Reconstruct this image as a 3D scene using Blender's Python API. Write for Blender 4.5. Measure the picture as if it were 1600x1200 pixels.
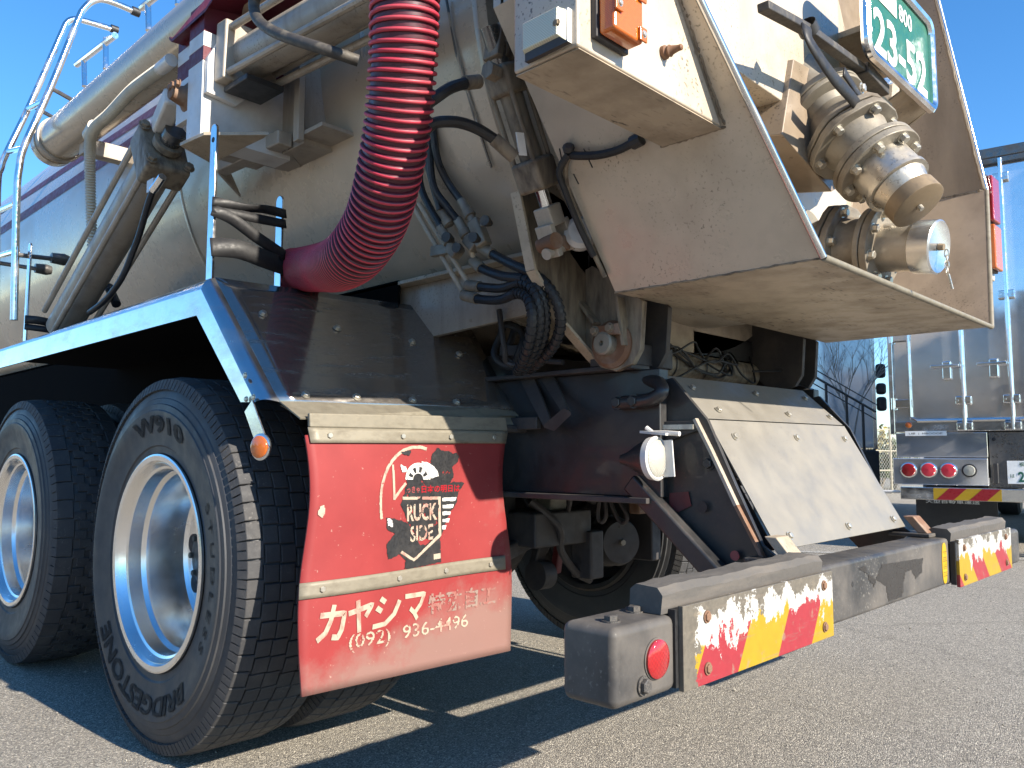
import bpy, bmesh, math, random
from mathutils import Vector, Matrix, Quaternion
random.seed(7)
V = Vector
R = math.radians
PI = math.pi
S = bpy.context.scene
for o_ in list(bpy.data.objects):
    bpy.data.objects.remove(o_)
COL = S.collection

# ---------------------------------------------------------------- camera
cam_d = bpy.data.cameras.new('camera')
cam = bpy.data.objects.new('camera', cam_d)
COL.objects.link(cam)
F_, U_ = V((0.71405,0.69460,0.08750)), V((-0.06396,-0.05974,0.99616))
R_ = F_.cross(U_)
cam.matrix_world = Matrix(((R_.x, U_.x, -F_.x, 0), (R_.y, U_.y, -F_.y, 0), (R_.z, U_.z, -F_.z, 0), (0, 0, 0, 1)))
cam.location = (-2.1847,-0.7504,0.8099)
cam_d.sensor_width = 36
cam_d.lens = 28.5457
cam_d.clip_start = 0.02
cam_d.clip_end = 5000
S.camera = cam

# ---------------------------------------------------------------- light
to_sun = V((0.07, -1.88, 1.0)).normalized()
elev = math.asin(to_sun.z)
world = bpy.data.worlds.new('World')
S.world = world
world.use_nodes = True
wn = world.node_tree
wn.nodes.clear()
sky = wn.nodes.new('ShaderNodeTexSky')
sky.sky_type = 'NISHITA'
sky.sun_disc = False
sky.sun_elevation = elev
sky.sun_rotation = math.atan2(to_sun.x, to_sun.y)
sky.air_density = 1.0
sky.dust_density = 0.0
sky.ozone_density = 5.0
bg = wn.nodes.new('ShaderNodeBackground')
bg.inputs['Strength'].default_value = 0.105
wo = wn.nodes.new('ShaderNodeOutputWorld')
hs = wn.nodes.new('ShaderNodeHueSaturation')
hs.inputs['Saturation'].default_value = 1.18
wn.links.new(sky.outputs[0], hs.inputs['Color'])
wn.links.new(hs.outputs[0], bg.inputs[0])
wn.links.new(bg.outputs[0], wo.inputs[0])
sun_d = bpy.data.lights.new('sun', 'SUN')
sun_d.energy = 4.8
sun_d.angle = R(0.5)
sun_d.color = (1.0, 0.91, 0.78)
sun = bpy.data.objects.new('sun', sun_d)
sun.rotation_euler = (-to_sun).to_track_quat('-Z', 'Y').to_euler()
COL.objects.link(sun)
S.view_settings.view_transform = 'Standard'
S.view_settings.look = 'None'
S.view_settings.exposure = 1.35
S.view_settings.gamma = 1
S.view_settings.use_curve_mapping = False

# ---------------------------------------------------------------- materials
M = {}


def nodes_of(m):
    m.use_nodes = True
    nt = m.node_tree
    b = next(n for n in nt.nodes if n.type == 'BSDF_PRINCIPLED')
    return nt, b, nt.nodes, nt.links


def ramp(N, stops, interp='LINEAR'):
    r = N.new('ShaderNodeValToRGB')
    r.color_ramp.interpolation = interp
    els = r.color_ramp.elements
    while len(els) < len(stops):
        els.new(0.5)
    for e, (p, c) in zip(els, stops):
        e.position = p
        e.color = (*c, 1) if len(c) == 3 else c
    return r


def noise(N, L, src, scale, detail=4, rough=0.55, sx=None):
    n = N.new('ShaderNodeTexNoise')
    n.inputs['Scale'].default_value = scale
    n.inputs['Detail'].default_value = detail
    n.inputs['Roughness'].default_value = rough
    if sx:
        mp = N.new('ShaderNodeMapping')
        mp.inputs['Scale'].default_value = sx
        L.new(src, mp.inputs['Vector'])
        src = mp.outputs[0]
    L.new(src, n.inputs['Vector'])
    return n


def mix(N, L, fac, a, b, mode='MIX'):
    m = N.new('ShaderNodeMix')
    m.data_type = 'RGBA'
    m.blend_type = mode
    if isinstance(fac, float):
        m.inputs[0].default_value = fac
    else:
        L.new(fac, m.inputs[0])
    for sock, v in ((m.inputs[6], a), (m.inputs[7], b)):
        if isinstance(v, tuple):
            sock.default_value = (*v, 1)
        else:
            L.new(v, sock)
    return m.outputs[2]


def worn(name, base, rough=0.4, metal=0.0, dirt=(0.10, 0.08, 0.06), amt=0.35, scale=5, bump=0.0, coat=0.0,
         streak=None, rvar=0.15, spec=0.5, speck=0.0, speck_col=(0.03, 0.025, 0.02), var=0.12, lo=0.48, hi=0.75, bscale=60,
         spk=(1, 1, 1), spks=140):
    """paint / metal with patchy dirt, fine specks and uneven gloss"""
    m = bpy.data.materials.new(name)
    nt, b, N, L = nodes_of(m)
    tc = N.new('ShaderNodeTexCoord')
    src = tc.outputs['Object']
    n1 = noise(N, L, src, scale, 6, 0.6, streak)
    n2 = noise(N, L, src, scale * 5.3, 5, 0.6)
    r1 = ramp(N, [(lo, (0, 0, 0)), (hi, (1, 1, 1))])
    L.new(n1.outputs[0], r1.inputs[0])
    fac = N.new('ShaderNodeMath')
    fac.operation = 'MULTIPLY'
    L.new(r1.outputs[0], fac.inputs[0])
    fac.inputs[1].default_value = amt
    lov = tuple(c * (1 - var) for c in base)
    hiv = tuple(min(1, c * (1 + var)) for c in base)
    col = mix(N, L, n2.outputs[0], lov, hiv)
    col = mix(N, L, fac.outputs[0], col, dirt)
    if speck > 0:
        v = N.new('ShaderNodeTexNoise')
        v.inputs['Scale'].default_value = spks
        v.inputs['Detail'].default_value = 2
        mps = N.new('ShaderNodeMapping')
        mps.inputs['Scale'].default_value = spk
        L.new(src, mps.inputs['Vector'])
        L.new(mps.outputs[0], v.inputs['Vector'])
        rs = ramp(N, [(0.60, (0, 0, 0)), (0.70, (1, 1, 1))])
        L.new(v.outputs[0], rs.inputs[0])
        n3 = noise(N, L, src, 4, 3)
        r3 = ramp(N, [(0.45, (0, 0, 0)), (0.65, (1, 1, 1))])
        L.new(n3.outputs[0], r3.inputs[0])
        mm = N.new('ShaderNodeMath')
        mm.operation = 'MULTIPLY'
        L.new(rs.outputs[0], mm.inputs[0])
        L.new(r3.outputs[0], mm.inputs[1])
        m2 = N.new('ShaderNodeMath')
        m2.operation = 'MULTIPLY'
        L.new(mm.outputs[0], m2.inputs[0])
        m2.inputs[1].default_value = speck
        col = mix(N, L, m2.outputs[0], col, speck_col)
    L.new(col, b.inputs['Base Color'])
    mr = N.new('ShaderNodeMapRange')
    mr.inputs[1].default_value = 0.3
    mr.inputs[2].default_value = 0.7
    mr.inputs[3].default_value = max(0.02, rough - rvar)
    mr.inputs[4].default_value = min(1, rough + rvar)
    L.new(n2.outputs[0], mr.inputs[0])
    ra = N.new('ShaderNodeMath')
    ra.operation = 'MULTIPLY_ADD'
    L.new(fac.outputs[0], ra.inputs[0])
    ra.inputs[1].default_value = 0.35
    L.new(mr.outputs[0], ra.inputs[2])
    ra.use_clamp = True
    L.new(ra.outputs[0], b.inputs['Roughness'])
    if metal:
        mm = N.new('ShaderNodeMath')
        mm.operation = 'MULTIPLY_ADD'
        L.new(fac.outputs[0], mm.inputs[0])
        mm.inputs[1].default_value = -metal * 0.8
        mm.inputs[2].default_value = metal
        L.new(mm.outputs[0], b.inputs['Metallic'])
    b.inputs['Coat Weight'].default_value = coat
    b.inputs['Coat Roughness'].default_value = 0.08
    b.inputs['Specular IOR Level'].default_value = spec
    if bump:
        nb = noise(N, L, src, bscale, 5, 0.6)
        bp = N.new('ShaderNodeBump')
        bp.inputs['Strength'].default_value = bump
        bp.inputs['Distance'].default_value = 0.002
        L.new(nb.outputs[0], bp.inputs['Height'])
        L.new(bp.outputs[0], b.inputs['Normal'])
    M[name] = m
    return m


worn('tank_paint', (0.50, 0.41, 0.305), 0.28, 0.2, (0.28, 0.225, 0.165), 0.5, 2.2, 0.02, 0.3, (1, 0.6, 1), 0.06, speck=0.3, bscale=14)
worn('cream_paint', (0.48, 0.41, 0.32), 0.34, 0.12, (0.20, 0.15, 0.10), 0.45, 3.0, 0.05, 0.2, (2.2, 1.4, 0.45), 0.12, speck=0.8, bscale=11, lo=0.46)
worn('flecked_floor', (0.40, 0.325, 0.235), 0.5, 0.0, (0.14, 0.105, 0.07), 0.6, 9, 0.1, 0, None, 0.12, speck=1.0, lo=0.42, hi=0.7, spk=(0.28, 1, 1), spks=120)
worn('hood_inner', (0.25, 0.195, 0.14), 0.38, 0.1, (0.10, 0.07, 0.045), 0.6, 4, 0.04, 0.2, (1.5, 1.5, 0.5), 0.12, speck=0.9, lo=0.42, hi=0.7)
worn('grimy_cream', (0.42, 0.345, 0.25), 0.5, 0.0, (0.10, 0.075, 0.05), 0.55, 7, 0.1, 0, (1, 1, 1), 0.15, speck=0.9, lo=0.42, hi=0.7)
worn('bracket_paint', (0.36, 0.31, 0.25), 0.42, 0.05, (0.13, 0.10, 0.075), 0.55, 6, 0.08, 0.1, (2.5, 2.5, 0.5), speck=0.6)
worn('plate_grey', (0.19, 0.174, 0.146), 0.5, 0.1, (0.15, 0.132, 0.105), 0.4, 2.5, 0.05, 0.1, (1, 1, 2), speck=0.2)
worn('maroon_paint', (0.105, 0.016, 0.028), 0.45, 0.0, (0.16, 0.10, 0.08), 0.3, 9, 0.05, 0.0, spec=0.3)
worn('white_paint', (0.58, 0.56, 0.53), 0.4, 0.0, (0.25, 0.2, 0.15), 0.4, 8, 0.05, 0.2)
worn('frame_black', (0.016, 0.016, 0.0165), 0.46, 0.0, (0.042, 0.038, 0.034), 0.8, 5, 0.1, 0.2, None, 0.15, speck=0.3, speck_col=(0.12, 0.05, 0.04))
worn('frame_dust', (0.035, 0.031, 0.03), 0.6, 0.0, (0.09, 0.075, 0.06), 0.8, 6, 0.2, 0, None)
worn('red_undercoat', (0.10, 0.014, 0.014), 0.55, 0, (0.03, 0.025, 0.025), 0.8, 8, 0.1)
worn('rubber', (0.034, 0.035, 0.038), 0.55, 0.0, (0.085, 0.08, 0.075), 0.7, 4, 0.15, 0, None, 0.1, bscale=120)
worn('tread_rubber', (0.034, 0.034, 0.036), 0.7, 0.0, (0.085, 0.08, 0.074), 0.6, 12, 0.3, 0, None, 0.1, bscale=220, speck=0.25, speck_col=(0.3, 0.28, 0.25))
worn('letter_rubber', (0.016, 0.016, 0.017), 0.65, 0.0, (0.012, 0.012, 0.012), 0.3, 8, 0, spec=0.15)
worn('cable_rubber', (0.013, 0.014, 0.016), 0.42, 0.0, (0.05, 0.045, 0.04), 0.35, 14, 0.05)
worn('strap_rubber', (0.011, 0.011, 0.012), 0.55, 0.0, (0.045, 0.042, 0.04), 0.35, 14, 0.1)
worn('polished_alu', (0.66, 0.66, 0.65), 0.16, 1.0, (0.36, 0.35, 0.33), 0.4, 4, 0.05, 0, (1, 1, 3), 0.06, bscale=9)
worn('mirror_steel', (0.84, 0.84, 0.84), 0.07, 0.85, (0.5, 0.49, 0.47), 0.15, 1.5, 0.02, 0, None, 0.03, bscale=1.6)
worn('rim_alu', (0.84, 0.83, 0.81), 0.22, 1.0, (0.6, 0.57, 0.52), 0.12, 3, 0.01, 0, (1, 2, 2), 0.05, var=0.04)
worn('chrome', (0.82, 0.81, 0.79), 0.12, 1.0, (0.30, 0.26, 0.21), 0.3, 14, 0.02, 0, None, 0.06)
worn('dark_steel', (0.20, 0.19, 0.18), 0.28, 0.9, (0.045, 0.04, 0.035), 0.75, 9, 0.04, 0, (1, 3, 1), 0.08, speck=0.4, lo=0.4, hi=0.7)
worn('slope_steel', (0.36, 0.325, 0.29), 0.14, 0.85, (0.05, 0.045, 0.04), 0.6, 12, 0.02, 0, (0.6, 3, 3), 0.06, speck=0.9, speck_col=(0.16, 0.15, 0.14), lo=0.5, hi=0.8)
worn('cast_metal', (0.25, 0.222, 0.175), 0.5, 0.3, (0.085, 0.062, 0.04), 0.8, 9, 0.15, 0, None, 0.12, speck=0.5, lo=0.42, hi=0.7)
worn('zinc_bolt', (0.50, 0.47, 0.40), 0.35, 0.8, (0.14, 0.10, 0.07), 0.5, 30, 0.05)
worn('coupling_metal', (0.55, 0.51, 0.44), 0.27, 0.95, (0.24, 0.195, 0.14), 0.65, 9, 0.05, 0, None, 0.1, speck=0.5, lo=0.42, hi=0.7)
worn('brass_dirty', (0.21, 0.155, 0.095), 0.55, 0.35, (0.12, 0.085, 0.05), 0.5, 14, 0.1)
worn('rusty', (0.17, 0.085, 0.045), 0.7, 0.2, (0.30, 0.24, 0.19), 0.7, 16, 0.3)
worn('grimy_cyl', (0.23, 0.185, 0.13), 0.5, 0.0, (0.045, 0.032, 0.024), 0.8, 11, 0.1, 0, (3, 3, 0.7), lo=0.42, hi=0.68)
worn('old_strip', (0.19, 0.168, 0.125), 0.55, 0.2, (0.085, 0.07, 0.048), 0.7, 10, 0.1, 0, (2, 1, 5))
worn('shade_black', (0.003, 0.003, 0.0035), 1.0, 0, (0.006, 0.005, 0.005), 0.5, 6, spec=0.05, rvar=0.0)  # near-black colour that paints the deep shade under the fender
worn('hub_grey', (0.05, 0.058, 0.055), 0.5, 0.1, (0.10, 0.085, 0.07), 0.5, 9, 0.1)
worn('hose_red', (0.42, 0.026, 0.052), 0.52, 0.0, (0.26, 0.10, 0.09), 0.45, 7, 0.05, 0.0, None, 0.12, speck=0.25, speck_col=(0.3, 0.2, 0.17))
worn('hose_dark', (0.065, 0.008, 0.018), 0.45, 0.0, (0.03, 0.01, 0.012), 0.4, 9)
worn('drain_hose', (0.50, 0.46, 0.37), 0.45, 0.0, (0.25, 0.2, 0.14), 0.4, 15)
worn('old_wood_rubber', (0.075, 0.068, 0.060), 0.75, 0.0, (0.14, 0.12, 0.10), 0.7, 14, 0.6, 0, (0.4, 3, 3), bscale=50)
worn('bumper_black', (0.024, 0.023, 0.023), 0.5, 0.0, (0.105, 0.092, 0.078), 0.9, 5, 0.3, 0.1, None, 0.12, speck=0.5, speck_col=(0.3, 0.28, 0.24), lo=0.38, hi=0.66)
worn('lever_iron', (0.055, 0.05, 0.045), 0.55, 0.3, (0.16, 0.14, 0.11), 0.8, 24, 0.2)
worn('dark_red_mark', (0.24, 0.045, 0.045), 0.5, 0, (0.16, 0.07, 0.06), 0.4, 30)
worn('plate_green', (0.016, 0.105, 0.068), 0.4, 0.0, (0.04, 0.13, 0.095), 0.3, 12)
worn('plate_white', (0.80, 0.80, 0.77), 0.35, 0.0, (0.55, 0.52, 0.46), 0.3, 12)
worn('yellow_tape', (0.42, 0.26, 0.01), 0.4, 0, (0.32, 0.2, 0.05), 0.3, 10)
worn('red_tape', (0.27, 0.012, 0.018), 0.35, 0, (0.2, 0.02, 0.02), 0.3, 10)
worn('ink_black', (0.012, 0.012, 0.013), 0.55, 0, (0.035, 0.03, 0.026), 0.5, 30)
worn('print_pale', (0.33, 0.27, 0.205), 0.6, 0, (0.26, 0.10, 0.08), 0.75, 26, lo=0.5, hi=0.62)
worn('print_grey', (0.20, 0.145, 0.12), 0.6, 0, (0.24, 0.06, 0.05), 0.7, 30, lo=0.45, hi=0.6)
worn('branch_bark', (0.28, 0.235, 0.19), 0.9, 0, (0.06, 0.05, 0.04), 0.5, 8)
worn('leaf_green', (0.045, 0.075, 0.02), 0.6, 0, (0.16, 0.13, 0.03), 0.6, 1.2)
worn('leaf_yellow', (0.26, 0.20, 0.05), 0.6, 0, (0.10, 0.10, 0.03), 0.6, 1.2)
worn('pale_gloss', (0.62, 0.66, 0.70), 0.08, 0.5, (0.55, 0.57, 0.6), 0.3, 1, 0.0, 0.3, None, 0.03)
worn('fence_grey', (0.30, 0.28, 0.22), 0.6, 0, (0.2, 0.18, 0.14), 0.5, 6)
worn('pale_wall', (0.66, 0.66, 0.66), 0.5, 0, (0.5, 0.5, 0.5), 0.3, 1)


def lens_mat(name, col, rough=0.12, coat=0.6, fine=240):
    m = bpy.data.materials.new(name)
    nt, b, N, L = nodes_of(m)
    tc = N.new('ShaderNodeTexCoord')
    v = N.new('ShaderNodeTexChecker')
    v.inputs['Scale'].default_value = fine
    v.inputs[1].default_value = (*[c * 0.75 for c in col], 1)
    v.inputs[2].default_value = (*[min(1, c * 1.15) for c in col], 1)
    L.new(tc.outputs['Object'], v.inputs['Vector'])
    n = noise(N, L, tc.outputs['Object'], 18, 4)
    L.new(mix(N, L, n.outputs[0], v.outputs[0], col), b.inputs['Base Color'])
    b.inputs['Roughness'].default_value = rough
    b.inputs['Coat Weight'].default_value = coat
    b.inputs['Subsurface Weight'].default_value = 0.2
    b.inputs['Subsurface Radius'].default_value = (0.01, 0.004, 0.002)
    bp = N.new('ShaderNodeBump')
    bp.inputs['Strength'].default_value = 0.25
    bp.inputs['Distance'].default_value = 0.001
    L.new(v.outputs[1], bp.inputs['Height'])
    L.new(bp.outputs[0], b.inputs['Normal'])
    M[name] = m


lens_mat('amber_lens', (0.50, 0.115, 0.012), fine=520)
lens_mat('red_lens', (0.27, 0.010, 0.012))
lens_mat('clear_lens', (0.50, 0.48, 0.36), fine=430)
lens_mat('white_lens', (0.36, 0.35, 0.30))
lens_mat('led_lens', (0.62, 0.04, 0.06), fine=150)

# asphalt: speckled stones in dark binder, patches and stains
m = bpy.data.materials.new('asphalt')
nt, b, N, L = nodes_of(m)
tc = N.new('ShaderNodeTexCoord')
src = tc.outputs['Object']
vo = N.new('ShaderNodeTexVoronoi')
vo.inputs['Scale'].default_value = 270
L.new(src, vo.inputs['Vector'])
rc = ramp(N, [(0.0, (0.105, 0.097, 0.086)), (0.30, (0.19, 0.175, 0.151)), (0.60, (0.27, 0.248, 0.21)), (0.86, (0.35, 0.32, 0.268)), (0.97, (0.56, 0.515, 0.43))])
sp = N.new('ShaderNodeSeparateColor')
L.new(vo.outputs['Color'], sp.inputs[0])
L.new(sp.outputs[0], rc.inputs[0])
vo2 = N.new('ShaderNodeTexVoronoi')
vo2.inputs['Scale'].default_value = 420
L.new(src, vo2.inputs['Vector'])
sp2 = N.new('ShaderNodeSeparateColor')
L.new(vo2.outputs['Color'], sp2.inputs[0])
col = mix(N, L, sp2.outputs[0], (0.7, 0.7, 0.7), (1.25, 1.25, 1.25))
col = mix(N, L, 1.0, rc.outputs[0], col, 'MULTIPLY')
nb = noise(N, L, src, 0.7, 6, 0.6)
col2 = mix(N, L, nb.outputs[0], (0.80, 0.79, 0.78), (1.22, 1.20, 1.16))
col = mix(N, L, 1.0, col, col2, 'MULTIPLY')
nc = noise(N, L, src, 5, 5, 0.65)
rr = ramp(N, [(0.62, (1, 1, 1)), (0.75, (0.72, 0.70, 0.68))])
L.new(nc.outputs[0], rr.inputs[0])
col = mix(N, L, 1.0, col, rr.outputs[0], 'MULTIPLY')
nd = noise(N, L, src, 1.6, 3, 0.5)
ro = ramp(N, [(0.66, (1, 1, 1)), (0.70, (0.62, 0.60, 0.58)), (0.80, (0.50, 0.48, 0.46))])
L.new(nd.outputs[0], ro.inputs[0])
col = mix(N, L, 0.7, col, mix(N, L, 1.0, col, ro.outputs[0], 'MULTIPLY'))
vc = N.new('ShaderNodeTexVoronoi')
vc.feature = 'DISTANCE_TO_EDGE'
vc.inputs['Scale'].default_value = 0.55
wob = noise(N, L, src, 3.0, 5, 0.6)
wv = mix(N, L, 0.12, src, wob.outputs[1])
L.new(wv, vc.inputs['Vector'])
rk = ramp(N, [(0.0, (0.45, 0.44, 0.42)), (0.004, (0.55, 0.54, 0.52)), (0.007, (1, 1, 1))])
L.new(vc.outputs['Distance'], rk.inputs[0])
col = mix(N, L, 0.22, col, mix(N, L, 1.0, col, rk.outputs[0], 'MULTIPLY'))
L.new(col, b.inputs['Base Color'])
b.inputs['Roughness'].default_value = 0.85
bp = N.new('ShaderNodeBump')
bp.inputs['Strength'].default_value = 0.9
bp.inputs['Distance'].default_value = 0.004
L.new(vo.outputs['Distance'], bp.inputs['Height'])
bp.invert = True
L.new(bp.outputs[0], b.inputs['Normal'])
M['asphalt'] = m

# faded road paint
m = bpy.data.materials.new('faded_line')
nt, b, N, L = nodes_of(m)
tc = N.new('ShaderNodeTexCoord')
vo = N.new('ShaderNodeTexVoronoi')
vo.inputs['Scale'].default_value = 165
L.new(tc.outputs['Object'], vo.inputs['Vector'])
sp = N.new('ShaderNodeSeparateColor')
L.new(vo.outputs['Color'], sp.inputs[0])
r_ = ramp(N, [(0.3, (0.14, 0.13, 0.115)), (0.75, (0.42, 0.40, 0.35))])
L.new(sp.outputs[0], r_.inputs[0])
L.new(r_.outputs[0], b.inputs['Base Color'])
b.inputs['Roughness'].default_value = 0.85
M['faded_line'] = m

# mud flap rubber: red paint, grime creeping up from the lower edge, scuffs, pale splashes
m = bpy.data.materials.new('flap_red')
nt, b, N, L = nodes_of(m)
tc = N.new('ShaderNodeTexCoord')
src = tc.outputs['Object']
n1 = noise(N, L, src, 7, 6, 0.6)
col = mix(N, L, n1.outputs[0], (0.15, 0.015, 0.016), (0.265, 0.034, 0.033))
sx = N.new('ShaderNodeSeparateXYZ')
L.new(src, sx.inputs[0])
mr = N.new('ShaderNodeMapRange')
mr.inputs[1].default_value = 0.50
mr.inputs[2].default_value = 0.27
mr.inputs[3].default_value = -0.45
mr.inputs[4].default_value = 0.62
L.new(sx.outputs[2], mr.inputs[0])
mr2 = N.new('ShaderNodeMapRange')
mr2.inputs[1].default_value = -1.2
mr2.inputs[2].default_value = -0.52
mr2.inputs[3].default_value = -0.15
mr2.inputs[4].default_value = 0.52
L.new(sx.outputs[0], mr2.inputs[0])
n2 = noise(N, L, src, 11, 8, 0.7)
ad = N.new('ShaderNodeMath')
ad.operation = 'ADD'
L.new(mr.outputs[0], ad.inputs[0])
L.new(mr2.outputs[0], ad.inputs[1])
ad2 = N.new('ShaderNodeMath')
ad2.operation = 'ADD'
L.new(ad.outputs[0], ad2.inputs[0])
L.new(n2.outputs[0], ad2.inputs[1])
rg = ramp(N, [(0.55, (0, 0, 0)), (1.0, (0.78, 0.78, 0.78))])
L.new(ad2.outputs[0], rg.inputs[0])
col = mix(N, L, rg.outputs[0], col, (0.18, 0.125, 0.105))
n3 = noise(N, L, src, 90, 3, 0.6)
r3 = ramp(N, [(0.68, (0, 0, 0)), (0.73, (1, 1, 1))])
L.new(n3.outputs[0], r3.inputs[0])
m3 = N.new('ShaderNodeMath')
m3.operation = 'MULTIPLY'
L.new(r3.outputs[0], m3.inputs[0])
m3.inputs[1].default_value = 0.6
col = mix(N, L, m3.outputs[0], col, (0.34, 0.22, 0.18))
L.new(col, b.inputs['Base Color'])
b.inputs['Roughness'].default_value = 0.62
b.inputs['Specular IOR Level'].default_value = 0.3
bp = N.new('ShaderNodeBump')
bp.inputs['Strength'].default_value = 0.15
bp.inputs['Distance'].default_value = 0.004
L.new(n1.outputs[0], bp.inputs['Height'])
L.new(bp.outputs[0], b.inputs['Normal'])
M['flap_red'] = m


def hazard(name, zt, zb, period, width, slope, off, peel):
    """old retroreflective board: red and yellow diagonals, film peeled to white and grey from the top edge"""
    m = bpy.data.materials.new(name)
    nt, b, N, L = nodes_of(m)
    tc = N.new('ShaderNodeTexCoord')
    src = tc.outputs['Object']
    sx = N.new('ShaderNodeSeparateXYZ')
    L.new(src, sx.inputs[0])

    def mth(op, a, bb, c=None):
        n = N.new('ShaderNodeMath')
        n.operation = op
        for i, v in enumerate((a, bb, c)):
            if v is None:
                continue
            if isinstance(v, (int, float)):
                n.inputs[i].default_value = v
            else:
                L.new(v, n.inputs[i])
        return n.outputs[0]
    t = mth('MULTIPLY_ADD', sx.outputs[2], slope, sx.outputs[0])
    t = mth('ADD', t, off)
    t = mth('DIVIDE', t, period)
    t = mth('FRACT', t, 0)
    st = mth('LESS_THAN', t, width)
    n0 = noise(N, L, src, 60, 4)
    red = mix(N, L, n0.outputs[0], (0.19, 0.014, 0.02), (0.27, 0.022, 0.03))
    yel = mix(N, L, n0.outputs[0], (0.25, 0.155, 0.004), (0.33, 0.215, 0.008))
    col = mix(N, L, st, yel, red)
    h = N.new('ShaderNodeMapRange')
    h.inputs[1].default_value = zb
    h.inputs[2].default_value = zt
    L.new(sx.outputs[2], h.inputs[0])
    n1 = noise(N, L, src, 15, 12, 0.70, (1, 1, 0.6))
    sc = mth('MULTIPLY_ADD', n1.outputs[0], 1.7, h.outputs[0])
    if peel[2]:
        e = N.new('ShaderNodeMapRange')
        e.inputs[1].default_value = peel[2]
        e.inputs[2].default_value = peel[3]
        e.inputs[3].default_value = 1.1
        e.inputs[4].default_value = 0
        L.new(sx.outputs[0], e.inputs[0])
        sc = mth('MAXIMUM', sc, mth('ADD', mth('MULTIPLY', n1.outputs[0], 0.9), e.outputs[0]))
    p1 = mth('GREATER_THAN', sc, peel[0])
    n5 = noise(N, L, src, 130, 3)
    wht = mix(N, L, n5.outputs[0], (0.26, 0.25, 0.225), (0.50, 0.49, 0.46))
    col = mix(N, L, p1, col, wht)
    n2 = noise(N, L, src, 20, 12, 0.72)
    s2 = mth('MULTIPLY_ADD', n2.outputs[0], 1.7, h.outputs[0])
    if peel[2]:
        s2 = mth('MAXIMUM', s2, mth('ADD', mth('MULTIPLY', n2.outputs[0], 1.6), mth('MULTIPLY', e.outputs[0], 1.4)))
    p2 = mth('GREATER_THAN', s2, peel[1])
    gry = mix(N, L, n5.outputs[0], (0.06, 0.052, 0.042), (0.15, 0.13, 0.10))
    col = mix(N, L, p2, col, gry)
    n6 = noise(N, L, src, 45, 4)
    r6 = ramp(N, [(0.62, (0, 0, 0)), (0.72, (0.55, 0.55, 0.55))])
    L.new(n6.outputs[0], r6.inputs[0])
    col = mix(N, L, r6.outputs[0], col, (0.20, 0.16, 0.11))
    L.new(col, b.inputs['Base Color'])
    scr = noise(N, L, src, 9, 6, 0.7, (0.6, 1, 9))
    rsc = ramp(N, [(0.58, (0, 0, 0)), (0.66, (0.5, 0.5, 0.5))])
    L.new(scr.outputs[0], rsc.inputs[0])
    col = mix(N, L, rsc.outputs[0], col, (0.16, 0.13, 0.10))
    L.new(col, b.inputs['Base Color'])
    b.inputs['Roughness'].default_value = 0.45
    bp = N.new('ShaderNodeBump')
    bp.inputs['Strength'].default_value = 0.4
    bp.inputs['Distance'].default_value = 0.001
    L.new(p1, bp.inputs['Height'])
    L.new(bp.outputs[0], b.inputs['Normal'])
    M[name] = m


hazard('hazard_near', 0.566, 0.430, 0.30, 0.49, -0.62, 1.2666, (1.39, 1.70, -1.03, -0.91))
hazard('hazard_far', 0.566, 0.430, 0.27, 0.48, 1.0, -1.05, (1.40, 1.74, 0, 0))


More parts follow.
